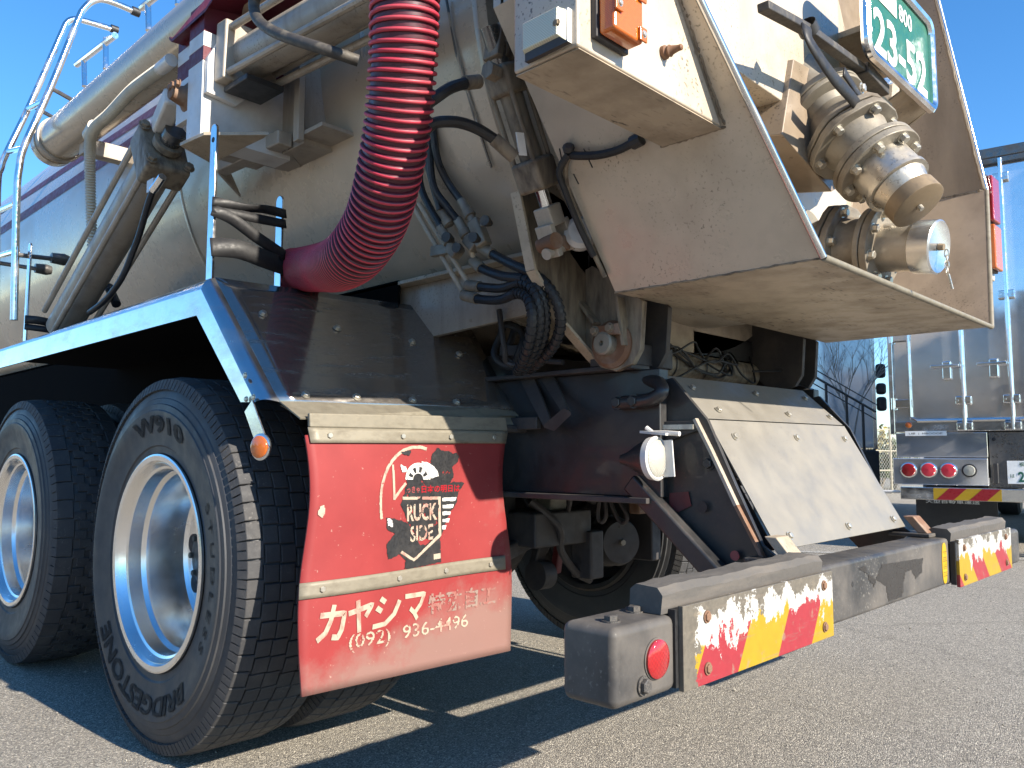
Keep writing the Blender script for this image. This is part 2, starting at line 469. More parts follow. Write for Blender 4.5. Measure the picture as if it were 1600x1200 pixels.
# ---------------------------------------------------------------- mesh helpers
class MB:
    def __init__(s):
        s.v, s.f = [], []

    def add(s, vs, fs):
        k = len(s.v)
        s.v += [tuple(v) for v in vs]
        s.f += [tuple(i + k for i in f) for f in fs]
        return s

    def box(s, lo, hi):
        x0, y0, z0 = lo
        x1, y1, z1 = hi
        return s.add([(x0, y0, z0), (x1, y0, z0), (x1, y1, z0), (x0, y1, z0), (x0, y0, z1), (x1, y0, z1), (x1, y1, z1), (x0, y1, z1)],
                     [(0, 3, 2, 1), (4, 5, 6, 7), (0, 1, 5, 4), (1, 2, 6, 5), (2, 3, 7, 6), (3, 0, 4, 7)])

    def bar(s, a, b, w, h, up=(0, 0, 1)):
        """box beam from a to b; w across, h along up"""
        a, b = V(a), V(b)
        d = (b - a).normalized()
        x = d.cross(V(up))
        if x.length < 1e-4:
            x = d.cross(V((1, 0, 0)))
        x.normalize()
        z = x.cross(d)
        vs = []
        for p in (a, b):
            for i, j in ((-1, -1), (1, -1), (1, 1), (-1, 1)):
                vs.append(p + x * (w / 2 * i) + z * (h / 2 * j))
        return s.add(vs, [(0, 1, 2, 3), (7, 6, 5, 4), (0, 4, 5, 1), (1, 5, 6, 2), (2, 6, 7, 3), (3, 7, 4, 0)])

    def prism(s, pts, d):
        """closed polygon pts (3D) extruded by vector d"""
        n = len(pts)
        pts = [V(p) for p in pts]
        d = V(d)
        vs = pts + [p + d for p in pts]
        fs = [tuple(range(n - 1, -1, -1)), tuple(range(n, 2 * n))]
        for i in range(n):
            j = (i + 1) % n
            fs.append((i, j, n + j, n + i))
        return s.add(vs, fs)

    def sheet(s, rows):
        """grid of points"""
        n = len(rows[0])
        vs = [p for r in rows for p in r]
        fs = [(i * n + j, i * n + j + 1, (i + 1) * n + j + 1, (i + 1) * n + j) for i in range(len(rows) - 1) for j in range(n - 1)]
        return s.add(vs, fs)

    def cyl(s, a, b, r0, r1=None, n=20, cap=True):
        return s.lathe(a, V(b) - V(a), [(0, r0), ((V(b) - V(a)).length, r0 if r1 is None else r1)], n, cap)

    def lathe(s, o, axis, prof, n=32, cap=True, ph=0.0):
        o, d = V(o), V(axis).normalized()
        x = d.orthogonal().normalized() if abs(d.x) < 0.99 else V((0, 1, 0))
        if abs(d.x) < 0.99:
            x = d.cross(V((1, 0, 0))).normalized()
        y = d.cross(x)
        vs = []
        for h, r in prof:
            for i in range(n):
                t = 2 * PI * i / n + ph
                vs.append(o + d * h + (x * math.cos(t) + y * math.sin(t)) * r)
        fs = []
        for k in range(len(prof) - 1):
            for i in range(n):
                j = (i + 1) % n
                fs.append((k * n + i, k * n + j, (k + 1) * n + j, (k + 1) * n + i))
        if cap:
            fs.append(tuple(range(n - 1, -1, -1)))
            fs.append(tuple((len(prof) - 1) * n + i for i in range(n)))
        return s.add(vs, fs)

    def tube(s, pts, r, n=10, cap=True, smooth=0):
        pts = [V(p) for p in pts]
        if smooth:
            pts = catmull(pts, smooth)
        rr = r if callable(r) else (lambda t: r)
        ds = []
        for i in range(len(pts)):
            a = pts[max(i - 1, 0)]
            b = pts[min(i + 1, len(pts) - 1)]
            ds.append((b - a).normalized())
        x = ds[0].orthogonal().normalized()
        vs = []
        for i, p in enumerate(pts):
            d = ds[i]
            x = (x - d * x.dot(d)).normalized()
            y = d.cross(x)
            q = rr(i / max(1, len(pts) - 1))
            for k in range(n):
                t = 2 * PI * k / n
                vs.append(p + (x * math.cos(t) + y * math.sin(t)) * q)
        fs = []
        for i in range(len(pts) - 1):
            for k in range(n):
                j = (k + 1) % n
                fs.append((i * n + k, i * n + j, (i + 1) * n + j, (i + 1) * n + k))
        if cap:
            fs.append(tuple(range(n - 1, -1, -1)))
            fs.append(tuple((len(pts) - 1) * n + k for k in range(n)))
        return s.add(vs, fs)

    def mesh(s, name, mat, angle=35):
        me = bpy.data.meshes.new(name)
        me.from_pydata(s.v, [], s.f)
        bm = bmesh.new()
        bm.from_mesh(me)
        bmesh.ops.recalc_face_normals(bm, faces=bm.faces)
        bm.to_mesh(me)
        bm.free()
        for p in me.polygons:
            p.use_smooth = True
        me.set_sharp_from_angle(angle=R(angle))
        if mat:
            me.materials.append(M[mat])
        return me

    def build(s, name, mat, parent=None, bevel=0, angle=35, solid=0, label=None, seg=2):
        o = bpy.data.objects.new(name, s.mesh(name, mat, angle))
        COL.objects.link(o)
        o.parent = parent
        if solid:
            md = o.modifiers.new('thickness', 'SOLIDIFY')
            md.thickness = solid
            md.offset = 0
        if bevel:
            md = o.modifiers.new('edge', 'BEVEL')
            md.width = bevel
            md.segments = seg
            md.limit_method = 'ANGLE'
            md.angle_limit = R(40)
            md.harden_normals = True
        if label:
            o['label'] = label
        return o


def catmull(p, k):
    out = []
    for i in range(len(p) - 1):
        a, b, c, d = p[max(i - 1, 0)], p[i], p[i + 1], p[min(i + 2, len(p) - 1)]
        for j in range(k):
            t = j / k
            out.append(0.5 * (2 * b + (c - a) * t + (2 * a - 5 * b + 4 * c - d) * t * t + (3 * b - a - 3 * c + d) * t ** 3))
    out.append(p[-1])
    return out


def thing(name, label, cat, loc=(0, 0, 0), rz=0, group=None, kind=None):
    o = bpy.data.objects.new(name, None)
    COL.objects.link(o)
    o.location = loc
    o.rotation_euler = (0, 0, rz)
    o.empty_display_size = 0.2
    tag(o, label, cat, group, kind)
    return o


def tag(o, label=None, cat=None, group=None, kind=None):
    for k, v in (('label', label), ('category', cat), ('group', group), ('kind', kind)):
        if v:
            o[k] = v
    return o


_bolt = {}


def bolt(parent, p, n, r=0.008, mat='zinc_bolt', name='bolt', h=0.6, washer=True):
    """hexagon head on a washer; every head its own object, one shared mesh per material"""
    key = (mat, h, washer)
    if key not in _bolt:
        b = MB()
        if washer:
            b.lathe((0, 0, -0.1), (0, 0, 1), [(0, 1.25), (0.22, 1.25)], 16)
        b.lathe((0, 0, 0.1), (0, 0, 1), [(0, 0.95), (h, 0.95), (h + 0.12, 0.8)], 6)
        _bolt[key] = b.mesh('bolt', mat)
    o = bpy.data.objects.new(name, _bolt[key])
    COL.objects.link(o)
    o.parent = parent
    q = V(n).to_track_quat('Z', 'Y')
    o.matrix_local = Matrix.Translation(V(p)) @ q.to_matrix().to_4x4() @ Matrix.Diagonal((r, r, r, 1))
    return o


def text_mesh(body, bold=0.0, res=3, depth=0.0, spacing=1.0):
    c = bpy.data.curves.new('lettering', 'FONT')
    c.body = body
    c.offset = bold
    c.resolution_u = res
    c.extrude = depth
    c.space_character = spacing
    o = bpy.data.objects.new('lettering', c)
    COL.objects.link(o)
    bpy.context.view_layer.update()
    me = bpy.data.meshes.new_from_object(o.evaluated_get(bpy.context.evaluated_depsgraph_get()))
    bpy.data.objects.remove(o)
    bpy.data.curves.remove(c)
    return me


def lettering(body, fn, mat, parent, bold=0.0, name='lettering', keep=None, depth=0.0, spacing=1.0):
    """flat print: text outline normalised to width 1 x height 1, then fn(u, v) -> 3D point"""
    me = text_mesh(body, bold, 3, depth, spacing)
    xs = [v.co.x for v in me.vertices]
    ys = [v.co.y for v in me.vertices]
    x0, x1, y0, y1 = min(xs), max(xs), min(ys), max(ys)
    for v in me.vertices:
        v.co = fn((v.co.x - x0) / (x1 - x0), (v.co.y - y0) / (y1 - y0), v.co.z)
    if keep:
        bm = bmesh.new()
        bm.from_mesh(me)
        kill = [f for f in bm.faces if not keep(f.calc_center_median())]
        bmesh.ops.delete(bm, geom=kill, context='FACES')
        bm.to_mesh(me)
        bm.free()
    me.materials.append(M[mat])
    o = bpy.data.objects.new(name, me)
    COL.objects.link(o)
    o.parent = parent
    o['kind'] = 'stuff'
    return o


def quad_fn(tl, tr, br, bl, nrm=(0, 0, 0)):
    tl, tr, br, bl, nrm = V(tl), V(tr), V(br), V(bl), V(nrm)

    def fn(u, v, z=0):
        return (bl * (1 - u) + br * u) * (1 - v) + (tl * (1 - u) + tr * u) * v + nrm * z
    return fn


# ================================================================ ground
g = MB()
g.sheet([[(-900, -900, 0), (1500, -900, 0)], [(-900, 1500, 0), (1500, 1500, 0)]])
tag(g.build('ground', 'asphalt'), 'grey asphalt yard', None, None, 'structure')
ln = MB()
a, b_ = V((4.63,2.136,0)), V((5.252,0.921,0))
d = (b_ - a).normalized()
n_ = V((-d.y, d.x, 0)) * 0.06
a2, b2 = a - d * 5, b_ + d * 4
ln.sheet([[a2 - n_ + V((0, 0, .004)), b2 - n_ + V((0, 0, .004))], [a2 + n_ + V((0, 0, .004)), b2 + n_ + V((0, 0, .004))]])
tag(ln.build('parking_line', 'faded_line'), 'faded pale painted line on the asphalt', None, None, 'structure')

gr = MB()
rnd = random.Random(77)
for k in range(900):
    x, y = rnd.uniform(-2.2, 4.5), rnd.uniform(-0.6, 3.0)
    r_ = rnd.uniform(0.0015, 0.0045) * (1 if rnd.random() < .9 else 1.8)
    q = Quaternion((rnd.random() - .5, rnd.random() - .5, rnd.random() - .5, rnd.random() - .5)).normalized()
    p = V((x, y, r_ * 0.5))
    gr.add([p + q @ (V(v) * r_) for v in ((1, 0, 0), (-1, .2, 0), (0, 1, .1), (0, -1, 0), (0, .1, .8), (.1, 0, -.8))],
           [(0, 2, 4), (2, 1, 4), (1, 3, 4), (3, 0, 4), (2, 0, 5), (1, 2, 5), (3, 1, 5), (0, 3, 5)])
worn('grit', (0.30, 0.275, 0.235), 0.9, 0, (0.14, 0.13, 0.11), 0.7, 60)
tag(gr.build('loose_grit', 'grit', angle=20), 'loose grit scattered on the asphalt', None, None, 'stuff')

# ================================================================ the truck
TRUCK = thing('tank_truck', 'beige vacuum tank truck seen from its rear left corner', 'truck', (0, 0, 0))

# ---- chassis
MB().box((-0.47, 0.40, 0.705), (-0.43, 9, 1.03)).build('frame_rail', 'frame_black', TRUCK, 0.004)
MB().box((0.43, 0.40, 0.705), (0.47, 9, 1.03)).build('frame_rail', 'frame_black', TRUCK, 0.004)
fl = MB().box((-0.505, 0.42, 0.690), (-0.425, 9, 0.705)).box((-0.505, 0.46, 1.03), (-0.425, 9, 1.043))
fl.build('rail_flange', 'frame_dust', TRUCK, 0.003)
for y in (0.45, 2.2, 3.6):
    MB().box((-0.43, y, 0.74), (0.43, y + 0.08, 1.0)).build('crossmember', 'frame_black', TRUCK, 0.005)
sf = MB().prism([(-0.58,0.738,1.195), (-0.58, 0.60, 1.345), (-0.58, 9, 1.345), (-0.58, 9, 1.15), (-0.58, 1.6, 1.15)], (0.02, 0, 0))
sf.build('subframe_plate', 'bracket_paint', TRUCK, 0.002)
MB().box((-0.625, 0.70, 1.345), (-0.50, 9, 1.357)).build('subframe_flange', 'grimy_cream', TRUCK, 0.002)
MB().box((0.56, 0.7, 1.15), (0.58, 9, 1.345)).build('subframe_plate', 'bracket_paint', TRUCK, 0.002)
MB().box((-0.53, 1.32, 1.043), (-0.44, 9, 1.15)).build('subframe_sill', 'frame_black', TRUCK, 0.004)
MB().box((0.44, 0.62, 1.043), (0.53, 9, 1.15)).build('subframe_sill', 'frame_black', TRUCK, 0.004)
MB().box((-0.42, 0.95, 1.03), (0.42, 9, 1.12)).build('subframe_floor', 'frame_black', TRUCK)
MB().box((-0.625, 1.27, 0.78), (-0.615, 9, 1.36)).build('wheel_bay_shade', 'shade_black', TRUCK)  # added black sheet, paints the shade behind the wheels

# ---- tank
TZ, TR = 2.03, 0.88
tk = MB()
prof = []
for k in range(9):
    t = k / 8 * PI / 2
    prof.append((0.44 - 0.12 * math.cos(t) * 0, 0.0)) if False else None
prof = [(0.0, 0.55), (0.015, 0.86), (0.03, 0.875), (0.05, 0.88)] + [(0.1 + 8.0 * k / 20, 0.88) for k in range(21)] + [(8.35, 0.80), (8.5, 0.55)]
tk.lathe((0, 0.64, TZ), (0, 1, 0), prof, 128)
tk.build('tank_shell', 'tank_paint', TRUCK, angle=30)
# rear flange ring of the tank and the round door behind the hood
MB().lathe((0, 0.60, TZ), (0, 1, 0), [(0, 0.80), (0, 0.90), (0.03, 0.90), (0.03, 0.80)], 96, False).build('door_ring', 'grimy_cream', TRUCK)
# weld bands
for y in (0.95, 2.35):
    MB().lathe((0, y, TZ), (0, 1, 0), [(0, 0.8812), (0.004, 0.8835), (0.016, 0.8835), (0.02, 0.8812)], 128, False).build('weld_band', 'tank_paint', TRUCK)


def tank_pt(y, ang, rad=TR + 0.0015):
    return (-math.cos(ang) * rad, y, TZ + math.sin(ang) * rad)


def tank_ang(p):
    return math.atan2(p[2] - TZ, -p[0])


# long stripes running along the tank side
s1a, s1b = V((-0.847,2.552,2.275)), V((-0.82,4.759,2.353))
s2a, s2b = V((-0.868,2.492,2.182)), V((-0.868,4.673,2.182))
for (pa, pb), w, mt in (((s1a, s1b), 0.030, 'maroon_paint'), ((s2a, s2b), 0.034, 'maroon_paint')):
    rows = []
    a0, a1 = tank_ang(pa), tank_ang(pb)
    for k in range(40):
        t = -0.35 + 1.9 * k / 39
        y = pa.y + (pb.y - pa.y) * t
        an = a0 + (a1 - a0) * t
        rows.append([tank_pt(y, an + w * q) for q in (-1, -0.5, 0, 0.5, 1)])
    MB().sheet(rows).build('tank_stripe', mt, TRUCK)

# hose storage pipe along the shoulder of the tank
pp = MB()
pp.lathe((-1.063, 1.2, 2.218), (0, 1, 0), [(0, 0.089), (2.03, 0.089), (2.03, 0.094), (2.08, 0.094), (2.11, 0.081), (2.125, 0.054), (2.13, 0.0)], 48)
pp.build('storage_pipe', 'tank_paint', TRUCK)
MB().lathe((-1.063, 3.16, 2.218), (0, 1, 0), [(0, 0.090), (0, 0.099), (0.03, 0.099), (0.03, 0.090)], 40, False).build('pipe_collar', 'bracket_paint', TRUCK)
MB().box((-1.063, 2.86, 2.08), (-0.80, 2.92, 2.146)).build('pipe_bracket', 'bracket_paint', TRUCK, 0.003)

# ---- ladder and roof rails
lad = bpy.data.objects.new('ladder', None)
COL.objects.link(lad)
lad.parent = TRUCK
YR, YL = 3.07, 3.55
MB().tube([(-1.233,3.07,1.368), (-1.248,3.07,1.883), (-1.245,3.07,2.017), (-1.229,3.07,2.122), (-1.143,3.07,2.401), (-1.052,3.07,2.732), (-1.026,3.07,2.808), (-0.985,3.07,2.865), (-0.928,3.07,2.889), (-0.794,3.07,2.885)], 0.0145, 12, smooth=4).build('ladder_rail', 'chrome', lad)
MB().tube([(-1.183,3.55,1.37), (-1.21,3.55,2.03), (-1.201,3.55,2.149), (-1.183,3.55,2.225), (-1.096,3.55,2.49), (-0.979,3.55,2.883), (-0.956,3.55,2.955), (-0.925,3.55,2.987), (-0.881,3.55,2.998), (-0.723,3.55,3.009)], 0.0145, 12, smooth=4).build('ladder_rail', 'chrome', lad)
for (a, b_) in (((-1.16,3.07,2.338), (-1.104,3.55,2.465)), ((-1.233,3.07,2.104), (-1.178,3.55,2.232)), ((-1.237,3.07,1.66), (-1.195,3.55,1.728)), ((-1.252,3.07,1.86), (-1.206,3.55,1.939))):
    MB().tube([a, b_], 0.013, 10).build('rung', 'chrome', lad)
for a, b_ in (((-1.143,3.07,2.401), (-0.958,3,2.311)), ((-1.088,3.55,2.486), (-0.913,3.4,2.361)), ((-1.234,3.07,1.644), (-1.08,3.07,1.652)), ((-1.183,3.55,1.697), (-1.025,3.5,1.685))):
    MB().tube([a, b_], 0.010, 8).build('stay', 'dark_steel', lad)
for a in ((-1.089,3.06,1.652), (-1.031,3.5,1.688)):
    MB().lathe(a, (1, 0, 0), [(-0.02, 0.022), (0.03, 0.026), (0.05, 0.02)], 10).build('stay_foot', 'dark_steel', lad)
for p_, q_ in (((-0.82,3.07,2.887), (-0.785,3.07,2.886)), ((-0.749,3.55,3.01), (-0.714,3.55,3.01))):
    MB().cyl(p_, q_, 0.020, n=12).build('end_cap', 'cable_rubber', lad)
rail = bpy.data.objects.new('roof_rail', None)
COL.objects.link(rail)
rail.parent = TRUCK
for bar, posts in ((((-0.85,3.718,2.835), (-0.85,3.183,2.795)), (((-0.85,3.613,2.829), (-0.85,3.582,2.673)), ((-0.85,3.31,2.827), (-0.85,3.29,2.665)))),
                   (((-0.85,2.865,2.805), (-0.85,2.592,2.787)), (((-0.85,2.801,2.807), (-0.85,2.78,2.666)), ((-0.85,2.489,2.772), (-0.85,2.48,2.663))))):
    MB().tube(bar, 0.016, 10).build('rail_bar', 'chrome', rail)
    for p_ in posts:
        MB().tube(p_, 0.013, 10).build('rail_post', 'chrome', rail)

# ---- corrugated drain hose
dh = catmull([V(q) for q in ((-1.17,1.815,2.047), (-1.17,1.917,2.051), (-1.17,2.063,2.052), (-1.17,2.254,2.03), (-1.16,2.425,2.034), (-1.14,2.542,2.013), (-1.1,2.648,1.901), (-1.06,2.732,1.744), (-1.02,2.807,1.578))], 120)
MB().tube(dh, lambda t: 0.0185 + 0.0030 * math.sin(t * 2 * PI * 120), 12).build('drain_hose', 'drain_hose', TRUCK)
MB().cyl((-1.17,1.737,2.05), (-1.17,1.825,2.048), 0.021, n=14).build('drain_fitting', 'white_paint', TRUCK)
MB().cyl((-1.155,2.454,2.047), (-1.145,2.545,2.038), 0.025, n=14).build('drain_clip', 'drain_hose', TRUCK)

# ---- lifting column with maroon bands
lift = bpy.data.objects.new('tipping_bracket', None)
COL.objects.link(lift)
lift.parent = TRUCK
x0, x1 = -1.19, -0.90
y0, y1 = 1.468, 1.563
bands = [(1.726, 1.951, 'white_paint'), (1.951, 1.994, 'maroon_paint'), (1.994, 2.039, 'white_paint'), (2.039, 2.13, 'maroon_paint')]
for z0, z1, mt in bands:
    MB().box((x0, y0, z0), (x1, y1, z1)).build('column_band', mt, lift, 0.0015)
for z0, z1, mt in [(1.83, 1.965, 'white_paint'), (1.965, 2.02, 'maroon_paint'), (2.02, 2.065, 'white_paint'), (2.065, 2.13, 'maroon_paint')]:
    MB().box((-1.16, y1, z0), (-1.14, y1 + 0.15, z1)).build('side_plate_band', mt, lift, 0.0015)
MB().box((-1.10, y1, 1.75), (-0.9, y1 + 0.12, 2.12)).build('column_web', 'bracket_paint', lift)
MB().prism([(-1.2,1.689,2.088), (-1.2,1.669,2.072), (-1.2,1.441,2.08), (-1.20, 1.30, 2.135), (-0.80, 1.15, 2.135), (-0.80, 1.75, 2.135), (-1.1, 1.75, 2.135)], (0, 0, 0.010)).build('column_cap', 'maroon_paint', lift, 0.001)
MB().prism([(-0.92, 1.46, 2.0), (-0.92, 1.46, 2.135), (-0.92, 1.15, 2.135), (-0.92, 1.30, 2.06)], (0.012, 0, 0)).build('cap_gusset', 'maroon_paint', lift)
# bottom shelf, web, flanges and channel welded to the tank
MB().prism([(-1.205,1.568,1.715), (-1.193,1.439,1.715), (-1.065,1.305,1.715), (-1.063,1.337,1.715), (-1.073,1.643,1.715)], (0, 0, 0.010)).build('shelf', 'grimy_cream', lift, 0.001)
MB().box((x1, 1.60, 1.75), (-0.66, 1.63, 2.3)).build('web_plate', 'bracket_paint', lift, 0.002)
MB().box((-0.93, 1.34, 1.74), (-0.68, 1.60, 2.2)).build('web_box', 'bracket_paint', lift, 0.002)
MB().box((-0.965, 1.315, 1.735), (-0.945, 1.345, 2.16)).build('flange_strip', 'bracket_paint', lift, 0.002)
MB().box((-0.945, 1.22, 1.755), (-0.70, 1.345, 1.767)).build('small_shelf', 'bracket_paint', lift, 0.001)
MB().bar((-0.96,1.814,1.775), (-0.96,1.396,1.761), 0.05, 0.045).build('channel', 'bracket_paint', lift, 0.006)
for tri in (((-0.96,1.822,1.759), (-0.9,1.856,1.778), (-0.84,1.899,1.723)), ((-0.97,1.392,1.741), (-0.86,1.483,1.798), (-0.8,1.548,1.737))):
    MB().prism([V(tri[0]), V(tri[1]), V(tri[2])], (0.0, 0.012, 0)).build('gusset', 'bracket_paint', lift)
# tube clevis
MB().prism([(-1.185,1.466,1.849), (-1.185,1.466,1.953), (-1.149,1.466,2.021), (-1.086,1.466,2.053), (-1.029,1.466,1.957), (-1.039,1.466,1.889), (-1.093,1.466,1.836)], (0, -0.02, 0)).build('lug_plate', 'white_paint', lift, 0.002)
MB().lathe((-1.19,1.641,1.901), (1, 0, 0), [(-0.02, 0.020), (0.02, 0.032), (0.03, 0.045), (0.06, 0.045)], 18).build('pivot_pin', 'rusty', lift)
for q in ((-1.205,1.626,1.919), (-1.205,1.594,1.913), (-1.205,1.643,1.917)):
    bolt(lift, q, (-1, 0, 0), 0.012, 'rusty')
MB().lathe((-1.1,1.592,2.018), (1, -0.3, 0), [(-0.03, 0.02), (0.0, 0.03), (0.04, 0.03)], 16).build('pivot_pin', 'lever_iron', lift)
for q in ((-1.12,1.571,2.011), (-1.12,1.542,2.011)):
    bolt(lift, q, (-1, -0.3, 0), 0.013, 'lever_iron')

# ---- upper (door opening) cylinder
uc = bpy.data.objects.new('door_ram', None)
COL.objects.link(uc)
uc.parent = TRUCK
A_, B_ = V((-1.08,1.402,1.969)), V((-1.06,0.679,1.936))
ax = (B_ - A_).normalized()
MB().cyl(A_, B_, 0.060, n=28).build('barrel', 'bracket_paint', uc)
sd = ax.cross(V((0, 0, 1))).normalized()
upv = sd.cross(ax)
for i, j in ((-1, -1), (1, -1), (1, 1), (-1, 1)):
    o_ = sd * (0.066 * i) + upv * (0.066 * j)
    MB().cyl(A_ + o_ - ax * 0.03, B_ + o_, 0.011, n=10).build('tie_rod', 'bracket_paint', uc)
MB().bar(A_ - ax * 0.045, A_ + ax * 0.012, 0.17, 0.175).build('end_block', 'bracket_paint', uc, 0.006)
MB().bar(A_ - ax * 0.03 - upv * 0.105, A_ + ax * 0.10 - upv * 0.098, 0.12, 0.018).build('ram_cradle', 'frame_black', uc, 0.004)
MB().prism([(-1.02,1.877,2.026), (-1.02,1.732,2.034), (-0.9,1.718,2.019), (-0.9,1.853,2.016)], (0, 0, 0.012)).build('cradle_floor', 'grimy_cream', uc)
MB().tube([(-1,1.572,1.957), (-1,0.858,1.928)], 0.013, 10).build('oil_pipe', 'bracket_paint', uc)
MB().tube([(-1.08,1.119,1.923), (-1.05,0.817,1.938)], 0.012, 10).build('oil_pipe', 'chrome', uc)
MB().tube([(-1.2,1.046,2.006), (-1.2,1.137,2.006), (-1.2,1.152,1.973), (-1.2,1.112,1.919), (-1.19,1.025,1.858), (-1.15,0.897,1.791), (-1.08,0.85,1.77)], 0.0145, 12, smooth=6).build('handle_pipe', 'lever_iron', TRUCK)
MB().tube([(-0.88,1.126,2.025), (-0.88,1.119,1.974), (-0.86,1.132,1.919), (-0.85,1.125,1.844)], 0.008, 8, smooth=4).build('oil_pipe', 'bracket_paint', TRUCK)
MB().box((-0.93, 0.95, 1.96), (-0.84, 1.02, 1.985)).build('pipe_clamp', 'bracket_paint', TRUCK, 0.002)

# ---- tilt cylinder
tc_ = bpy.data.objects.new('tilt_cylinder', None)
COL.objects.link(tc_)
tc_.parent = TRUCK
A_, B_ = V((-1.09,2.027,1.804)), V((-1.09,2.924,1.336))
ax = (B_ - A_).normalized()
MB().cyl(A_ - ax * 0.05, B_, 0.063, n=36).build('barrel', 'bracket_paint', tc_)
sd = ax.cross(V((1, 0, 0))).normalized()
upv = V((1, 0, 0))
for i, j in ((-1, -1), (1, -1), (1, 1), (-1, 1)):
    o_ = sd * (0.075 * i) + upv * (0.062 * j)
    MB().cyl(A_ + o_ - ax * 0.06, B_ + o_, 0.011, n=10).build('tie_rod', 'bracket_paint', tc_)
    bolt(tc_, A_ + o_ - ax * 0.095, -ax, 0.016, 'grimy_cyl')
MB().bar(A_ - ax * 0.085, A_ + ax * 0.015, 0.19, 0.15, (1, 0, 0)).build('end_block', 'grimy_cyl', tc_, 0.014, seg=3)
MB().cyl(A_ - ax * 0.17, A_ - ax * 0.09, 0.035, n=20).build('rod', 'dark_steel', tc_)
MB().cyl(A_ - ax * 0.12, A_ - ax * 0.095, 0.05, n=20).build('rod_gland', 'grimy_cyl', tc_)
e1 = V((-1.11,1.927,1.923))
MB().bar(e1 + ax * 0.03, V((-1.14,1.78,1.956)), 0.06, 0.06, (1, 0, 0)).build('rod_eye', 'white_paint', tc_, 0.012)
MB().tube([(-1.16,1.795,1.689), (-1.16,1.833,1.673), (-1.16,1.867,1.662)], 0.013, 10).build('fitting', 'chrome', tc_)
MB().box(V((-1.15,1.899,1.684)) - V((0.01, 0.03, 0.02)), V((-1.15,1.899,1.684)) + V((0.01, 0.02, 0.02))).build('fitting_plate', 'white_paint', tc_)
MB().tube([(-1.15,1.892,1.668), (-1.15,1.929,1.629), (-1.14,2.011,1.556), (-1.14,2.065,1.5), (-1.15,2.13,1.414), (-1.16,2.243,1.354), (-1.17,2.367,1.322)], 0.0105, 10, smooth=6).build('oil_hose', 'cable_rubber', tc_)
MB().tube([(-1,2.682,1.487), (-1,2.59,1.404)], 0.018, 10).build('oil_hose', 'cable_rubber', tc_)

# ---- rear fender
fen = bpy.data.objects.new('rear_fender', None)
COL.objects.link(fen)
fen.parent = TRUCK
XO = -1.245
p0, p1, p2 = V((XO, 3.6, 1.262)), V((-1.245,1.235,1.262)), V((-1.245,0.893,0.928))
q0, q1, q2 = V((XO, 3.6, 1.175)), V((-1.245,1.328,1.177)), V((-1.245,1.072,0.936))
g0, g1, g2 = V((XO, 3.6, 1.245)), V((-1.245,1.307,1.244)), V((-1.245,1.003,0.933))
rim = MB()
rim.prism([g0, g1, q1, q0], (0.006, 0, 0))
rim.prism([g1, g2, q2, q1], (0.006, 0, 0))
rim.build('fender_rim', 'polished_alu', fen)
h0, h1, h2 = V((-1.205, 3.6, 1.264)), V((-1.205,1.312,1.282)), V((-1.205,0.96,0.933))
for A4, nm in (((g0, g1, h1, h0), 'rolled_edge'), ((g1, g2, h2, h1), 'rolled_edge')):
    rows = []
    for k in range(7):
        t = k / 6
        bul = 0.006 * math.sin(PI * t)
        rows.append([A4[0].lerp(A4[3], t) + V((-bul, -bul * (nm == 'x'), bul)), A4[1].lerp(A4[2], t) + V((-bul, 0, bul))])
    MB().sheet(rows).build(nm, 'polished_alu', fen)
p1, p2 = V((-1.205, h1.y, h1.z)), V((-1.205, h2.y, h2.z))
p0 = V((-1.205, 3.6, 1.262))
top_r = V((-0.40, p1.y, p1.z))
bot_r = V((-0.484,0.896,0.943))
MB().prism([p0, p1, top_r, V((-0.55, 3.6, p0.z))], (0, 0, -0.004)).build('top_plate', 'dark_steel', fen)
dz = V((0, 0.003, 0.002))
sl_r = V((-0.37,1.249,1.286))
rows = []
for k in range(13):
    t = k / 12
    a, b_ = p1.lerp(p2, t), sl_r.lerp(bot_r, t)
    rows.append([a.lerp(b_, s / 16) + V((0, 0.0016 * math.sin(s * 0.9 + k * .5), 0)) for s in range(17)])
MB().sheet(rows).build('slope_plate', 'slope_steel', fen, solid=0.004)
sn = (p2 - p1).cross(V((1, 0, 0))).normalized()
if sn.y > 0:
    sn = -sn
for t, s in ((0.30, 0.10), (0.36, 0.36), (0.42, 0.66), (0.95, 0.10), (0.955, 0.29), (0.96, 0.52), (0.962, 0.72), (0.5, 0.86)):
    a, b_ = p1.lerp(p2, t), sl_r.lerp(bot_r, t)
    bolt(fen, a.lerp(b_, s) + sn * 0.004, sn, 0.0095, 'zinc_bolt')
MB().prism([p2 + V((0.0, -0.004, -0.008)), bot_r + V((0, -0.004, -0.006)), bot_r + V((0, -0.02, -0.020)), p2 + V((0.02, -0.02, -0.022))], (0, 0.004, 0)).build('lower_lip', 'old_strip', fen)
MB().bar((-1.247,1.027,0.925), (-1.247,0.943,0.814), 0.004, 0.044, (0, -1, 0.4)).build('reflector_bracket', 'polished_alu', fen, 0.001)
rf = MB().lathe(V((-1.247,0.958,0.828)) + V((-0.002, 0, 0)), (-1, -0.25, 0), [(0, 0.031), (0.004, 0.031), (0.006, 0.0255)], 28).build('reflector_ring', 'polished_alu', fen)
MB().lathe(V((-1.247,0.958,0.828)) + V((-0.0085, -0.001, 0)), (-1, -0.25, 0), [(0, 0.0255), (0.003, 0.0255), (0.006, 0.018), (0.0065, 0.0)], 28).build('amber_reflector', 'amber_lens', fen)
for q in ((-1.247,1.034,0.941), (-1.247,1,0.944), (-1.247,1.043,0.998)):
    bolt(fen, V(q) + V((-0.003, 0, 0)), (-1, 0, 0), 0.006)

